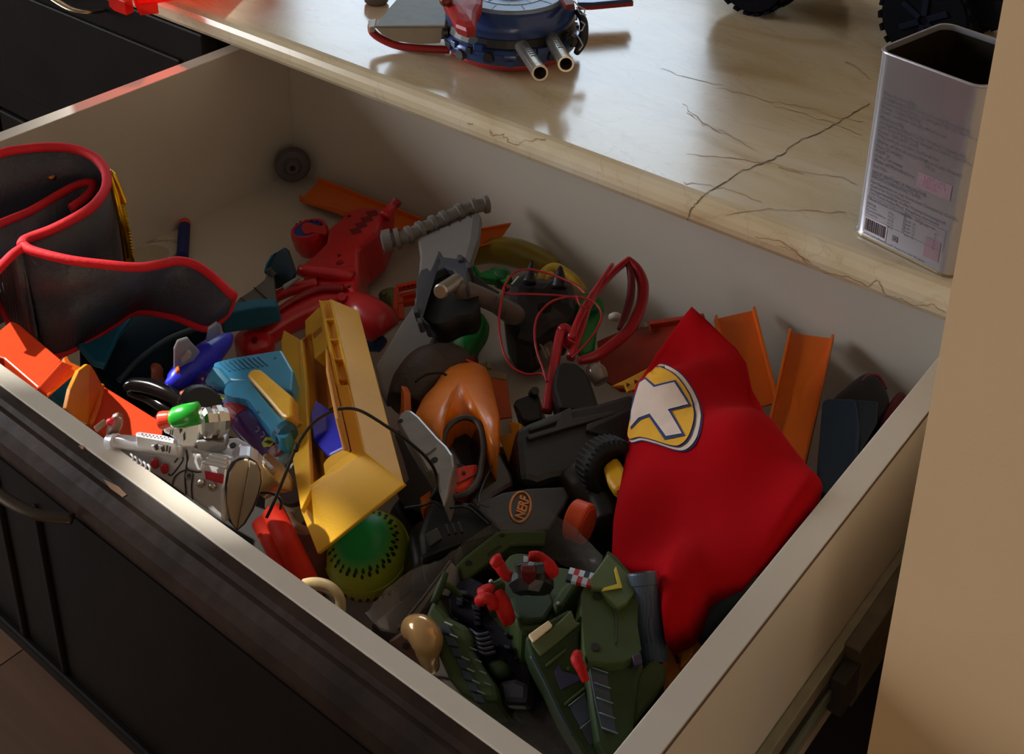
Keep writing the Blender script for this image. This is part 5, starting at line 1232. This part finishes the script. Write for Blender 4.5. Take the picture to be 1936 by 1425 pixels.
# ---- melon ball
def melon():
    t = thing('melon_ball', 'green and yellow rubber ball printed with rows of dark seeds', 'ball', base(697, 1060, .03))
    c = P(697, 1050, .058); r = 82*mpp(c)
    pole = (RM @ Vector((-.10, .72, .68))).normalized()
    m = bpy.data.materials.new('melon_print'); m.use_nodes = True; nt = m.node_tree; N = nt.nodes; L = nt.links; b = N['Principled BSDF']
    b.inputs['Roughness'].default_value = .42
    tc = N.new('ShaderNodeTexCoord'); vm = N.new('ShaderNodeVectorMath'); vm.operation = 'SUBTRACT'; vm.inputs[1].default_value = c-wloc(t)
    L.new(tc.outputs['Object'], vm.inputs[0]); dt = N.new('ShaderNodeVectorMath'); dt.operation = 'DOT_PRODUCT'; dt.inputs[1].default_value = pole/r
    L.new(vm.outputs[0], dt.inputs[0]); mr = N.new('ShaderNodeMapRange'); mr.inputs[1].default_value = -1; mr.inputs[2].default_value = 1; L.new(dt.outputs['Value'], mr.inputs[0])
    cr = N.new('ShaderNodeValToRGB'); e = cr.color_ramp.elements
    f = lambda *q: (*[lin(v) for v in q], 1)
    e[0].position = 0; e[0].color = f(180, 44, 44); e[1].position = 1; e[1].color = f(20, 180, 84)
    for p_, c_ in ((.35, f(200, 64, 48)), (.40, f(196, 190, 56)), (.80, f(186, 204, 64)), (.86, f(130, 204, 76)), (.93, f(24, 176, 84))):
        q = e.new(p_); q.color = c_
    L.new(mr.outputs[0], cr.inputs[0]); L.new(cr.outputs[0], b.inputs['Base Color'])
    lathe('ball', c-pole*r, c+pole*r, [(.5-.5*math.cos(math.pi*k/24), r*math.sin(math.pi*k/24)) for k in range(25)], m, t, 48, True)
    u = pole.orthogonal().normalized(); v = pole.cross(u)
    bm = bmesh.new(); rnd = random.Random(2)
    for ang, cnt, sgn in ((44, 27, 1), (51, 28, 1), (95, 34, -1), (101, 35, -1)):
        for k in range(cnt):
            a = 2*math.pi*(k+(.5 if sgn*ang in (51, -101) else 0))/cnt; th = math.radians(ang+rnd.uniform(-1.5, 1.5))
            rad = (u*math.cos(a)+v*math.sin(a)); n = pole*math.cos(th)+rad*math.sin(th)
            tn = (pole*-math.sin(th)+rad*math.cos(th)); w = n.cross(tn); s = .00115+rnd.random()*.0004
            pts = [n*(r+.0004)+tn*y*s+w*x*s for x, y in ((0, -1.5), (.7, -.3), (.75, .6), (.3, 1.2), (-.3, 1.2), (-.75, .6), (-.7, -.3))]
            add_prism(bm, [c+p for p in pts], n, .0005)
    o = link('seed_print', bm, mat((50, 58, 16), .5), t); 
    bm = bmesh.new(); sweep(bm, [c+(pole*math.cos(1.34)+(u*math.cos(a)+v*math.sin(a))*math.sin(1.34))*(r+.0002) for a in [2*math.pi*k/60 for k in range(60)]], .0006, None, 5, True)
    link('seam', bm, mat((190, 196, 70), .4), t)
melon()

SC[0] = .8
# ---- orange cap
t = thing('orange_cap', 'bright orange round plastic cap behind the clear bag', 'cap', base(1090, 990, .06))
A = P(1080, 980, .124); q = (RM.col[0]*.86+RM.col[2]*.48-RM.col[1]*.16).normalized(); B = A+q*.012; SC[0] = 1
lathe('cap', A, B, [(0, .0118), (.1, .0128), (.9, .0128), (1, .0118)], mat((238, 84, 30), .5), t, 34)
lathe('inset', B, B+(B-A).normalized()*.0006, [(0, .0102), (1, .0100)], mat((224, 76, 26), .55), t, 34)

SC[0] = .66
# ---- gold trigger toy at the front
t = thing('gold_figurine', 'glossy gold and brown toy piece against the front panel below the bag', 'toy', base(795, 1220, .06))
tube('gold_body', [(776, 1186, .150), (795, 1192, .154), (808, 1212, .152), (810, 1240, .142), (818, 1262, .132)], [.010, .013, .0135, .009, .006], mat((214, 170, 110), .2, .35, coat=.5), t, n=18)
prism('brown_side', Pl((740, 1205, .140), (775, 1180, .146), (800, 1240, .138)), [(730, 1212), (768, 1186), (780, 1195), (790, 1220), (804, 1246), (798, 1262), (770, 1240)], .02, mat((96, 58, 40), .45), t, bev=.002)
disc('screw_hole', Pl((740, 1205, .141), (775, 1180, .147), (800, 1240, .139)), 766, 1221, 6, .001, DARK, t, off=.0005)

SC[0] = .8
# ---- things at the right, beside the cape
t = thing('dark_blue_box', 'dark blue plastic box behind the right side panel next to the orange track', 'box', base(1600, 830, .0))
prism('lid', Pl((1555, 755, .105), (1640, 755, .108), (1560, 920, .110)), [(1555, 758), (1565, 752), (1618, 753), (1625, 800), (1618, 900), (1600, 935), (1552, 930), (1545, 880)], .05, mat((24, 52, 76), .6), t, bev=.002)
prism('side', Pl((1618, 753, .107), (1668, 758, .100), (1625, 850, .095)), [(1618, 753), (1662, 757), (1660, 800), (1625, 860), (1622, 800)], .04, mat((18, 36, 52), .6), t, bev=.002)
t = thing('black_pouch', 'black soft pouch with pink edge piping in the far right corner', 'pouch', base(1640, 740, .0))
dome('pouch', flat(.078), [(1562, 775), (1600, 735), (1632, 712), (1656, 712), (1674, 738), (1680, 775), (1640, 800), (1590, 800)], .010, .06, mat((24, 20, 22), .7), t)
tube('piping', [(1624, 745, .086), (1630, 722, .086), (1644, 709, .084), (1662, 711, .082), (1676, 735, .078)], .0012, mat((170, 30, 70), .6), t)
t = thing('dark_red_scrap', 'dark red soft piece touching the right side panel', 'cloth', base(1690, 760, .02))
dome('cloth', flat(.075), [(1665, 800), (1675, 775), (1700, 745), (1715, 755), (1700, 780), (1680, 805)], .008, .06, mat((96, 16, 28), .8), t)
t = thing('amber_blaster_part', 'amber orange toy part with dark groove below the red cape hem', 'toy', base(1290, 1230, .08))
prism('body', Pl((1255, 1220, .130), (1320, 1180, .135), (1290, 1290, .128)), [(1252, 1210), (1290, 1190), (1320, 1175), (1345, 1200), (1330, 1240), (1280, 1310), (1258, 1330), (1250, 1260)], .04, mat((206, 120, 30), .5), t, bev=.003)
tube('groove', [(1262, 1214, .1325), (1275, 1232, .1325), (1282, 1252, .132)], .0014, mat((70, 36, 10), .6), t, n=6)
prism('step', Pl((1255, 1220, .133), (1320, 1180, .138), (1290, 1290, .131)), [(1290, 1232), (1315, 1218), (1305, 1245), (1285, 1262)], .004, mat((222, 140, 40), .5), t, bev=.001)
t = thing('dark_teal_part', 'dark teal plastic part between the red cape hem and the right side panel', 'toy', base(1360, 1170, .08))
tube('barrel', [(1320, 1200, .135), (1345, 1165, .142), (1385, 1130, .150), (1420, 1095, .155)], [.014, .017, .018, .015], mat((24, 46, 50), .55), t, n=14)
lathe('muzzle', P(1322, 1198, .137), P(1314, 1208, .135), [(0, .012), (1, .010)], DARK, t, 16)

SC[0] = .62
# ---- red cape with emblem
def cape():
    t = thing('red_cape', 'bright red cloth cape bag with yellow oval emblem and white cross shape', 'cape', base(1330, 900, .06))
    RC = mat((176, 9, 20), .95, spec=.08, var=.05, scale=30, bump=.15, bscale=1500, name='red_cloth')
    pl = Pl((1310, 590, .112), (1158, 1060, .150), (1545, 925, .166))
    u = (pl.hit(1550, 930)-pl.hit(1160, 1000)).normalized(); v = pl.n.cross(u); o = pl.hit(1350, 900)
    def fold(q):
        a, b = (q-o).dot(u), (q-o).dot(v)
        if v.z < 0: b = b
        return 2.4*.0035*math.sin(38*a+22*b+.6)*(.4+.6*abs(math.sin(9*b+1)))+.002*math.sin(90*a-50*b)+.004*math.sin(26*a-64*b+2)
    out = [(1310, 590), (1325, 604), (1355, 628), (1392, 660), (1412, 690), (1422, 738), (1452, 790), (1478, 832), (1520, 878), (1556, 925), (1540, 960), (1490, 1015), (1440, 1070), (1405, 1105), (1370, 1118), (1340, 1128), (1320, 1160), (1300, 1190), (1258, 1212), (1252, 1175), (1246, 1120), (1235, 1085), (1200, 1080), (1157, 1060), (1160, 1000), (1170, 930), (1182, 870), (1192, 815), (1197, 790), (1202, 760), (1218, 710), (1240, 672), (1265, 640), (1290, 612)]
    dn = []
    for i in range(len(out)):
        a, b = out[i], out[(i+1) % len(out)]; n = max(1, int(math.hypot(b[0]-a[0], b[1]-a[1])/14))
        dn += [(a[0]+(b[0]-a[0])*k/n, a[1]+(b[1]-a[1])*k/n) for k in range(n)]
    b = dome('cloth', pl, dn, .016, .022, RC, t, sm=False, rings=26, fold=fold, pw=2.6, cen=(1330, 880))
    tr = bvh(b)
    E = [(1229, 708), (1240, 698), (1253, 688), (1285, 704), (1308, 732), (1324, 765), (1329, 798), (1319, 835), (1299, 854), (1276, 853), (1243, 842), (1216, 835), (1193, 836), (1198, 790), (1206, 750)]
    NV = mat((34, 34, 92), .8); WH = mat((226, 206, 192), .8); YE = mat((236, 176, 40), .8)
    c = (1180, 775)
    sc = lambda s: [(c[0]+(x-c[0])*s, 772+(y-772)*s) for x, y in E]
    decal('emblem_border', tr, E, NV, t, .0006, 10, sm=True); decal('emblem_border', tr, sc(.975), WH, t, .0010, 10, sm=True)
    decal('emblem_border', tr, sc(.915), NV, t, .0014, 10, sm=True); decal('emblem_field', tr, sc(.89), YE, t, .0018, 10, sm=True)
    X = [(1213, 728), (1223, 722), (1239, 737), (1274, 728), (1301, 770), (1264, 779), (1292, 825), (1262, 830), (1232, 786), (1212, 793), (1197, 810), (1199, 779), (1206, 751)]
    XN = [(1212, 726), (1224, 718), (1240, 732), (1277, 723), (1307, 772), (1270, 781), (1298, 828), (1259, 836), (1230, 791), (1214, 797), (1197, 814), (1196, 790), (1200, 760)]
    decal('emblem_outline', tr, XN, mat((36, 60, 120), .8), t, .0022, 8); decal('emblem_cross', tr, X, WH, t, .0026, 8)  # dark blue outline printed round the white cross
cape()

# ---- green robot vehicle
def robot():
    t = thing('green_robot', 'army green transforming robot toy with red arms lying on the clear bag', 'robot', base(1040, 1200, .05))
    G1 = mat((62, 78, 38), .6, var=.07, spec=.3); G2 = mat((42, 60, 30), .6, var=.08, spec=.3); G4 = mat((76, 90, 54), .6); PD = mat((32, 28, 40), .7, var=.2, bump=.2, bscale=250, spec=.2)
    BG = mat((50, 66, 84), .5); RR = mat((176, 22, 20), .55, bump=.3, bscale=500, spec=.2); LT = mat((120, 132, 140), .5)
    # rear wing
    pw = Pl((868, 1062, .150), (939, 1005, .155), (1033, 1003, .150))
    prism('rear_wing', pw, [(867, 1064), (880, 1052), (939, 1006), (952, 1003), (1034, 1003), (1032, 1032), (985, 1032), (965, 1034), (945, 1050), (880, 1100), (874, 1092)], .012, G1, t, bev=.0015)
    for x, y, r in ((887, 1064, 7), (950, 1011, 5)): disc('peg_hole', pw, x, y, r, .001, DARK, t, off=.0005, sq=.7)
    prism('groove', pw, [(922, 1046), (944, 1030), (950, 1032), (926, 1052)], .0005, mat((24, 32, 14), .6), t, off=.0005)
    prism('wing_edge', Pl((880, 1100, .138), (945, 1050, .145), (1032, 1034, .14)), [(876, 1094), (940, 1046), (965, 1032), (1032, 1030), (1020, 1042), (960, 1050), (882, 1102)], .01, G2, t)
    # torso
    pt = Pl((930, 1095, .162), (1092, 1076, .160), (1000, 1180, .165))
    prism('torso', pt, [(953, 1058), (962, 1046), (980, 1041), (1000, 1044), (1055, 1068), (1092, 1074), (1094, 1103), (1060, 1146), (1048, 1162), (1020, 1190), (985, 1192), (965, 1150), (926, 1112), (921, 1102), (946, 1086)], .035, G1, t, bev=.003)
    prism('chest_panel', pt, [(965, 1120), (1040, 1112), (1050, 1140), (1030, 1170), (990, 1175), (970, 1150)], .006, G2, t, off=.003, bev=.002)
    for pts in ([(921, 1100), (945, 1088), (960, 1098), (930, 1112)], [(1045, 1135), (1060, 1110), (1085, 1090), (1092, 1104), (1066, 1146), (1052, 1148)]): prism('shoulder_hinge', pt, pts, .02, G1, t, off=.006, bev=.003)
    for x, y in ((928, 1099), (1055, 1141)): lathe('silver_pin', pt.hit(x, y, .006), pt.hit(x, y, .009), [(0, .0022), (.6, .002), (1, .001)], SIL, t, 10, True)
    # head
    tube('head', [(978, 1105, .176), (996, 1094, .182), (1015, 1098, .182), (1034, 1108, .176)], [.010, .0135, .0125, .008], BLK, t, n=8, res=2, smooth=False)
    for x in (985, 996, 1010, 1020): seg_box('head_crest', (x, 1082, .192), (x-2, 1064, .196), .005, .006, mat((30, 38, 42), .4), t)
    seg_box('crest_glint', (1002, 1074, .198), (1006, 1063, .199), .003, .002, mat((120, 150, 160), .3), t)
    prism('face', Pl((984, 1092, .196), (1014, 1092, .196), (1000, 1110, .186)), [(984, 1080), (1012, 1080), (1014, 1096), (1000, 1108), (988, 1100)], .004, mat((90, 12, 16), .4), t, bev=.001)
    # red arms
    tube('red_arm', [(938, 1063, .182), (944, 1068, .184), (952, 1082, .182), (963, 1090, .180), (975, 1092, .178)], [.0055, .0055, .0048, .0048, .0055], RR, t, n=10)
    tube('fist', [(936, 1068, .184), (940, 1060, .186), (946, 1058, .186)], .0056, RR, t, n=10, res=3)
    tube('red_arm', [(1000, 1052, .192), (1015, 1052, .192), (1028, 1060, .190), (1038, 1072, .188), (1046, 1084, .184)], [.004, .005, .0055, .007, .006], RR, t, n=10)
    tube('red_hand', [(908, 1124, .176), (922, 1120, .178), (932, 1122, .178)], [.006, .0075, .007], RR, t, n=10, res=3)
    tube('red_finger', [(906, 1136, .176), (915, 1130, .180), (928, 1134, .180), (932, 1146, .176)], .005, RR, t, n=10, res=3)
    tube('red_forearm', [(938, 1122, .178), (948, 1138, .176), (955, 1155, .172), (962, 1174, .166)], [.0065, .0075, .0075, .006], RR, t, n=10)
    # checkered trims
    def checks(a, b, n, w):
        A, B = P(*a), P(*b); d = (B-A)/n; u = Vector((0, 0, 1)); s = d.normalized().cross(u)*w
        for k in range(n):
            q = A+d*k
            for r in range(2):
                bm = bmesh.new(); o_ = q+s*r; add_prism(bm, [o_, o_+d, o_+d+s, o_+s], u, .002)
                link('check_square', bm, mat((190, 210, 226), .4) if (k+r) % 2 == 0 else (mat((176, 30, 36), .4) if k % 3 else mat((36, 44, 56), .4)), t)
    checks((990, 1050, .190), (1050, 1064, .186), 7, .0045); checks((1078, 1072, .182), (1126, 1084, .182), 5, .0045)
    # left leg
    pL = Pl((813, 1150, .150), (890, 1200, .152), (860, 1300, .142))
    prism('left_leg', pL, [(803, 1160), (813, 1140), (826, 1120), (833, 1145), (850, 1165), (884, 1182), (892, 1205), (893, 1228), (915, 1262), (936, 1291), (944, 1325), (900, 1326), (872, 1310), (848, 1282), (828, 1238), (812, 1190)], .03, G1, t, bev=.003)
    tube('hinge_arm', [(820, 1140, .155), (832, 1112, .160), (843, 1082, .165)], [.004, .004, .003], G2, t, n=8, res=2)
    tube('hinge_arm', [(833, 1110, .155), (845, 1105, .158), (862, 1118, .152), (872, 1125, .15)], [.003, .0035, .003, .002], G1, t, n=8)
    for k, (x, y) in enumerate(((832, 1178), (842, 1201), (852, 1222), (864, 1244), (874, 1266), (884, 1288), (894, 1308))):
        prism('blue_panel', pL, [(x-3, y), (x+16, y+5), (x+26, y+22), (x+4, y+18)], .001, BG if k < 2 else mat((38, 50, 66), .5), t, off=.0012)
        if k != 2: prism('white_dash', pL, [(x+8, y-5), (x+24, y+2), (x+23, y+5), (x+7, y-2)], .0008, mat((196, 206, 210), .5) if k < 2 else LT, t, off=.0024)
    for k in range(4): prism('grey_dash', pL, [(888+k*9, 1222+k*22), (902+k*9, 1228+k*22), (901+k*9, 1230+k*22), (887+k*9, 1224+k*22)], .0008, LT, t, off=.0016)
    # dark gubbins between
    prism('inner_frame', Pl((850, 1110, .142), (960, 1170, .148), (960, 1300, .138)), [(843, 1122), (866, 1098), (885, 1085), (920, 1105), (950, 1140), (968, 1180), (985, 1220), (1000, 1257), (1004, 1290), (996, 1330), (946, 1328), (936, 1290), (893, 1228), (890, 1185), (850, 1160)], .03, PD, t, bev=.003)
    rnd = random.Random(5); pg = Pl((850, 1110, .143), (960, 1170, .149), (960, 1300, .139))
    for k in range(26):
        x = rnd.uniform(856, 985); y0 = 1120+(x-856)*.62; y = rnd.uniform(y0-18, y0+70); s = rnd.uniform(4, 9)
        prism('machinery_block', pg, [(x-s, y-s*.6), (x+s*.8, y-s*.4), (x+s, y+s*.7), (x-s*.6, y+s*.6)], .006, rnd.choice((PD, mat((26, 25, 38), .6, spec=.3), mat((38, 36, 42), .6, spec=.3))), t, off=rnd.uniform(.001, .006), bev=.0008)
    for k in range(5): tube('hose_ring', [pg.hit(888+k*3, 1190+k*9, .008), pg.hit(905+k*3, 1200+k*9, .010), pg.hit(925+k*3, 1196+k*9, .008)], .0016, mat((50, 52, 60), .4), t, n=6)
    dome('knee', pg, [(925, 1255), (945, 1248), (962, 1258), (962, 1276), (945, 1284), (928, 1272)], .004, .006, G2, t, off=.004)
    prism('foot', pg, [(940, 1285), (975, 1280), (1000, 1290), (998, 1330), (946, 1328)], .01, mat((26, 26, 38), .4), t, off=.006, bev=.003)
    # right front leg with pale tag
    pr = Pl((994, 1205, .176), (1080, 1152, .182), (1110, 1400, .155))
    prism('front_leg', pr, [(993, 1206), (1000, 1198), (1038, 1172), (1078, 1150), (1088, 1172), (1100, 1176), (1106, 1186), (1096, 1198), (1096, 1232), (1112, 1290), (1124, 1325), (1134, 1400), (1130, 1440), (1104, 1425), (1060, 1352), (1030, 1290), (1004, 1240)], .03, G2, t, bev=.0025)
    prism('ramp_panel', pr, [(1003, 1214), (1035, 1195), (1080, 1152), (1088, 1174), (1098, 1178), (1022, 1240)], .004, G4, t, off=.002, bev=.0008)
    prism('pale_tag', pr, [(999, 1199), (1037, 1172), (1045, 1182), (1008, 1213)], .004, mat((232, 216, 182), .5), t, off=.004, bev=.0005)
    for a, b in (((1030, 1256), (1070, 1224)), ((1066, 1328), (1106, 1296))): prism('raised_bar', pr, [a, b, (b[0]+2, b[1]+5), (a[0]+2, a[1]+6)], .002, G1, t, off=.002)
    prism('blue_panel', pr, [(1047, 1268), (1056, 1254), (1064, 1268), (1096, 1276), (1100, 1284), (1060, 1304)], .001, mat((52, 50, 84), .5), t, off=.001)
    prism('blue_panel', pr, [(1076, 1334), (1106, 1310), (1120, 1354), (1098, 1376)], .001, BG, t, off=.001); prism('blue_panel', pr, [(1098, 1376), (1122, 1358), (1132, 1400), (1116, 1410)], .001, mat((38, 46, 60), .5), t, off=.001)
    for a, b in (((1075, 1334), (1106, 1310)), ((1097, 1377), (1121, 1357))): tube('light_line', [pr.hit(*a, .0022), pr.hit(*b, .0022)], .0005, LT, t, res=1, n=4)
    tube('edge_piping', [pr.hit(1004, 1240, .001), pr.hit(1030, 1290, .001), pr.hit(1060, 1352, .001), pr.hit(1082, 1390, .001)], .0012, BG, t, n=6)
    disc('stud', pr, 1074, 1263, 4, .001, G1, t, off=.001)
    tube('red_lever', [(1093, 1236, .180), (1090, 1246, .181), (1098, 1262, .180), (1108, 1288, .176)], [.004, .005, .0045, .003], RR, t, n=10)
    # shoulder block
    ps = Pl((1150, 1042, .178), (1205, 1120, .176), (1120, 1240, .180))
    sb = prism('shoulder_block', ps, [(1150, 1040), (1166, 1052), (1198, 1090), (1203, 1118), (1210, 1134), (1206, 1150), (1206, 1180), (1213, 1226), (1206, 1238), (1180, 1250), (1150, 1253), (1112, 1251), (1104, 1230), (1098, 1155), (1099, 1120), (1114, 1088), (1120, 1096), (1122, 1118), (1124, 1096), (1134, 1068)], .045, G1, t, bev=.004)
    prism('raised_face', ps, [(1150, 1046), (1194, 1090), (1200, 1118), (1185, 1140), (1168, 1148), (1148, 1130), (1136, 1112), (1118, 1110), (1116, 1092)], .004, mat((80, 98, 52), .5), t, off=.003, bev=.0008)
    prism('yellow_chevron', ps, [(1165, 1069), (1161, 1076), (1167, 1103), (1142, 1110), (1137, 1117), (1177, 1110)], .0006, mat((206, 190, 40), .5), t, off=.0042)
    for x, y in ((1130, 1126), (1126, 1222)): disc('bolt_hole', ps, x, y, 9, .001, mat((24, 28, 12), .7), t, off=.0006)
    tube('panel_line', [ps.hit(x, y, .0008) for x, y in ((1162, 1145), (1166, 1180), (1165, 1215))], .0009, G2, t, n=5)
    # lower right leg
    pq = Pl((1115, 1256, .176), (1240, 1248, .170), (1170, 1420, .158))
    prism('side_leg', pq, [(1110, 1254), (1150, 1256), (1205, 1246), (1222, 1252), (1210, 1290), (1200, 1380), (1178, 1410), (1150, 1440), (1132, 1400), (1120, 1330)], .04, G2, t, bev=.003)
    prism('side_armour', Pl((1205, 1270, .160), (1255, 1256, .158), (1230, 1340, .152)), [(1204, 1275), (1228, 1250), (1240, 1246), (1260, 1256), (1262, 1286), (1240, 1320), (1200, 1370), (1198, 1310)], .02, G1, t, bev=.002)
    prism('blue_panel', pq, [(1114, 1260), (1149, 1272), (1156, 1330), (1166, 1388), (1138, 1378), (1126, 1330)], .001, BG, t, off=.001)
    for k in range(5): tube('light_line', [pq.hit(1118+k*5, 1261+k*28.5, .0022), pq.hit(1150+k*4.5, 1272+k*28.5, .0022)], .0006, LT, t, res=1, n=4)
    prism('purple_block', pq, [(1196, 1238), (1212, 1232), (1216, 1254), (1200, 1258)], .01, mat((58, 44, 70), .5), t, off=.006)
    # cannon tube
    A, B = P(1213, 1082, .182), P(1234, 1250, .150)
    lathe('cannon', A, B, [(.10, 0), (.10, .0098), (0, .0105), (0, .0120), (.02, .0126), (.14, .0126), (.15, .0118), (.5, .0130), (1, .0130)], mat((70, 84, 102), .45, var=.1), t, 26)
    lathe('cannon_bore', A+(B-A)*.04, A+(B-A)*.05, [(0, .0100), (1, .0100)], mat((22, 16, 18), .8), t, 20)
    for x in (1219, 1228): tube('wood_grain', [(x, 1120, .186), (x+3, 1150, .182), (x-1, 1180, .177), (x+4, 1215, .170)], .0006, mat((34, 40, 50), .6), t, n=5)
robot()

SC[0] = 1
# ---- clear plastic bag
def bagmat():
    m = bpy.data.materials.new('clear_film'); m.use_nodes = True; nt = m.node_tree; N = nt.nodes; L = nt.links
    b = N['Principled BSDF']; b.inputs['Base Color'].default_value = (.34, .31, .29, 1); b.inputs['Roughness'].default_value = .25
    b.inputs['Alpha'].default_value = .34
    n = N.new('ShaderNodeTexNoise'); n.inputs['Scale'].default_value = 45; n.inputs['Distortion'].default_value = 2; tc = N.new('ShaderNodeTexCoord'); L.new(tc.outputs['Object'], n.inputs['Vector'])
    bp = N.new('ShaderNodeBump'); bp.inputs['Strength'].default_value = .6; bp.inputs['Distance'].default_value = .004
    L.new(n.outputs['Fac'], bp.inputs['Height']); L.new(bp.outputs[0], b.inputs['Normal']); return m
def bag():
    t = thing('clear_plastic_bag', 'crumpled clear plastic bag spread under the green robot', 'bag', base(900, 1150, .06))
    FM = bagmat(); rnd = random.Random(9)
    def film(name, rows):
        R_ = [[P(*p) for p in r] for r in rows]; R_ = [catmull(r, 4) for r in R_]
        cols = list(zip(*R_)); G = [catmull(list(c), 4) for c in cols]
        bm = bmesh.new(); V = [[bm.verts.new(p+Vector((0, 0, rnd.uniform(-.0012, .0012)))) for p in g] for g in G]
        for a, b in zip(V, V[1:]):
            for i in range(len(a)-1): bm.faces.new((a[i], a[i+1], b[i+1], b[i]))
        return link(name, bm, FM, t, smooth=True)
    film('back_film', [[(870, 1030, .158), (930, 992, .162), (1008, 966, .168), (1040, 968, .168), (1090, 1000, .162), (1140, 1052, .156)],
                      [(860, 1060, .145), (930, 1020, .148), (1010, 1000, .152), (1050, 1010, .150), (1085, 1040, .148), (1130, 1085, .148)],
                      [(880, 1110, .128), (930, 1060, .130), (1000, 1045, .132), (1050, 1060, .134), (1080, 1075, .134), (1120, 1100, .138)]])
    film('left_film', [[(690, 1160, .140), (730, 1115, .142), (790, 1072, .145), (830, 1058, .150), (870, 1030, .155)],
                      [(720, 1190, .138), (760, 1140, .136), (800, 1105, .140), (835, 1085, .142), (880, 1062, .142)],
                      [(760, 1200, .130), (790, 1160, .130), (820, 1140, .130), (850, 1110, .132), (900, 1090, .130)]])
    film('front_film', [[(850, 1300, .120), (900, 1328, .122), (960, 1332, .124), (1020, 1310, .126)],
                       [(880, 1350, .125), (940, 1365, .128), (1000, 1380, .130), (1050, 1370, .132)],
                       [(930, 1395, .128), (985, 1420, .128), (1040, 1450, .13), (1100, 1440, .13)]])
    prism('printed_card', Pl((760, 1195, .138), (855, 1062, .150), (880, 1110, .135)), [(752, 1190), (790, 1140), (852, 1060), (868, 1078), (876, 1105), (862, 1130), (820, 1120), (800, 1150), (780, 1180)], .0008, mat((150, 144, 146), .5), t)
    tube('fold_line', [(752, 1190, .140), (800, 1130, .146), (852, 1060, .152)], .0008, mat((70, 60, 54), .6), t)
bag()
# dark bowl, and dark slabs added to darken gaps between the toys
t = thing('black_bowl_toy', 'black ribbed plastic toy between the melon ball and the orange blaster', 'toy', base(850, 1040, .03))
dome('shell', Pl((790, 1040, .088), (900, 1010, .082), (800, 1090, .085)), [(775, 1010), (800, 985), (860, 990), (925, 1010), (935, 1040), (880, 1060), (830, 1072), (790, 1082), (778, 1050)], .01, .05, mat((20, 20, 21), .45), t)
for k in range(4): prism('rib', Pl((790, 1040, .099), (900, 1010, .093), (800, 1090, .096)), [(800+k*22, 1030-k*5), (806+k*22, 1028-k*5), (812+k*22, 1052-k*5), (806+k*22, 1054-k*5)], .004, mat((40, 40, 40), .45), t, off=.001)
t = thing('black_base_filler', 'large flat black slab shaped to darken gaps under the blaster and the red cape', 'toy', base(1080, 950, .0))  # outline widened so the bright drawer bottom reads dark in the gaps
prism('body', flat(.056), [(800, 1060), (735, 960), (800, 880), (900, 850), (1000, 830), (1120, 850), (1180, 870), (1260, 900), (1300, 1000), (1160, 1080), (1100, 1060), (1000, 1060)], .048, mat((16, 16, 17), .5), t, bev=.004)
prism('plate', flat(.059), [(1040, 960), (1140, 930), (1170, 1000), (1080, 1040)], .004, mat((26, 26, 28), .5), t, bev=.001)
t = thing('dark_brown_filler', 'dark brown flat slab added to darken gaps under the clear bag and green robot', 'box', base(1000, 1280, .0))  # made-up dark slab that keeps the drawer bottom from showing bright
prism('lid', flat(.066), [(700, 1180), (800, 1100), (960, 1090), (1200, 1110), (1290, 1200), (1180, 1390), (1095, 1450), (1030, 1440)], .064, mat((44, 34, 28), .8, var=.15), t, bev=.002)  # lid and flap are parts of the added dark slab
prism('flap', flat(.068), [(850, 1300), (960, 1330), (1060, 1420), (1040, 1440), (1000, 1405)], .001, mat((60, 46, 38), .8, var=.15), t)
t = thing('dark_grey_filler', 'dark grey plastic tray added to darken the gap under the silver gun and tubes', 'filler', base(470, 980, .0))  # made-up dark slab covering the bright drawer bottom below the gun
prism('filler', flat(.034), [(120, 800), (200, 760), (330, 800), (470, 830), (600, 900), (620, 1000), (600, 1150), (540, 1130), (480, 1080), (300, 930)], .032, mat((34, 30, 28), .7, var=.15), t, bev=.002)
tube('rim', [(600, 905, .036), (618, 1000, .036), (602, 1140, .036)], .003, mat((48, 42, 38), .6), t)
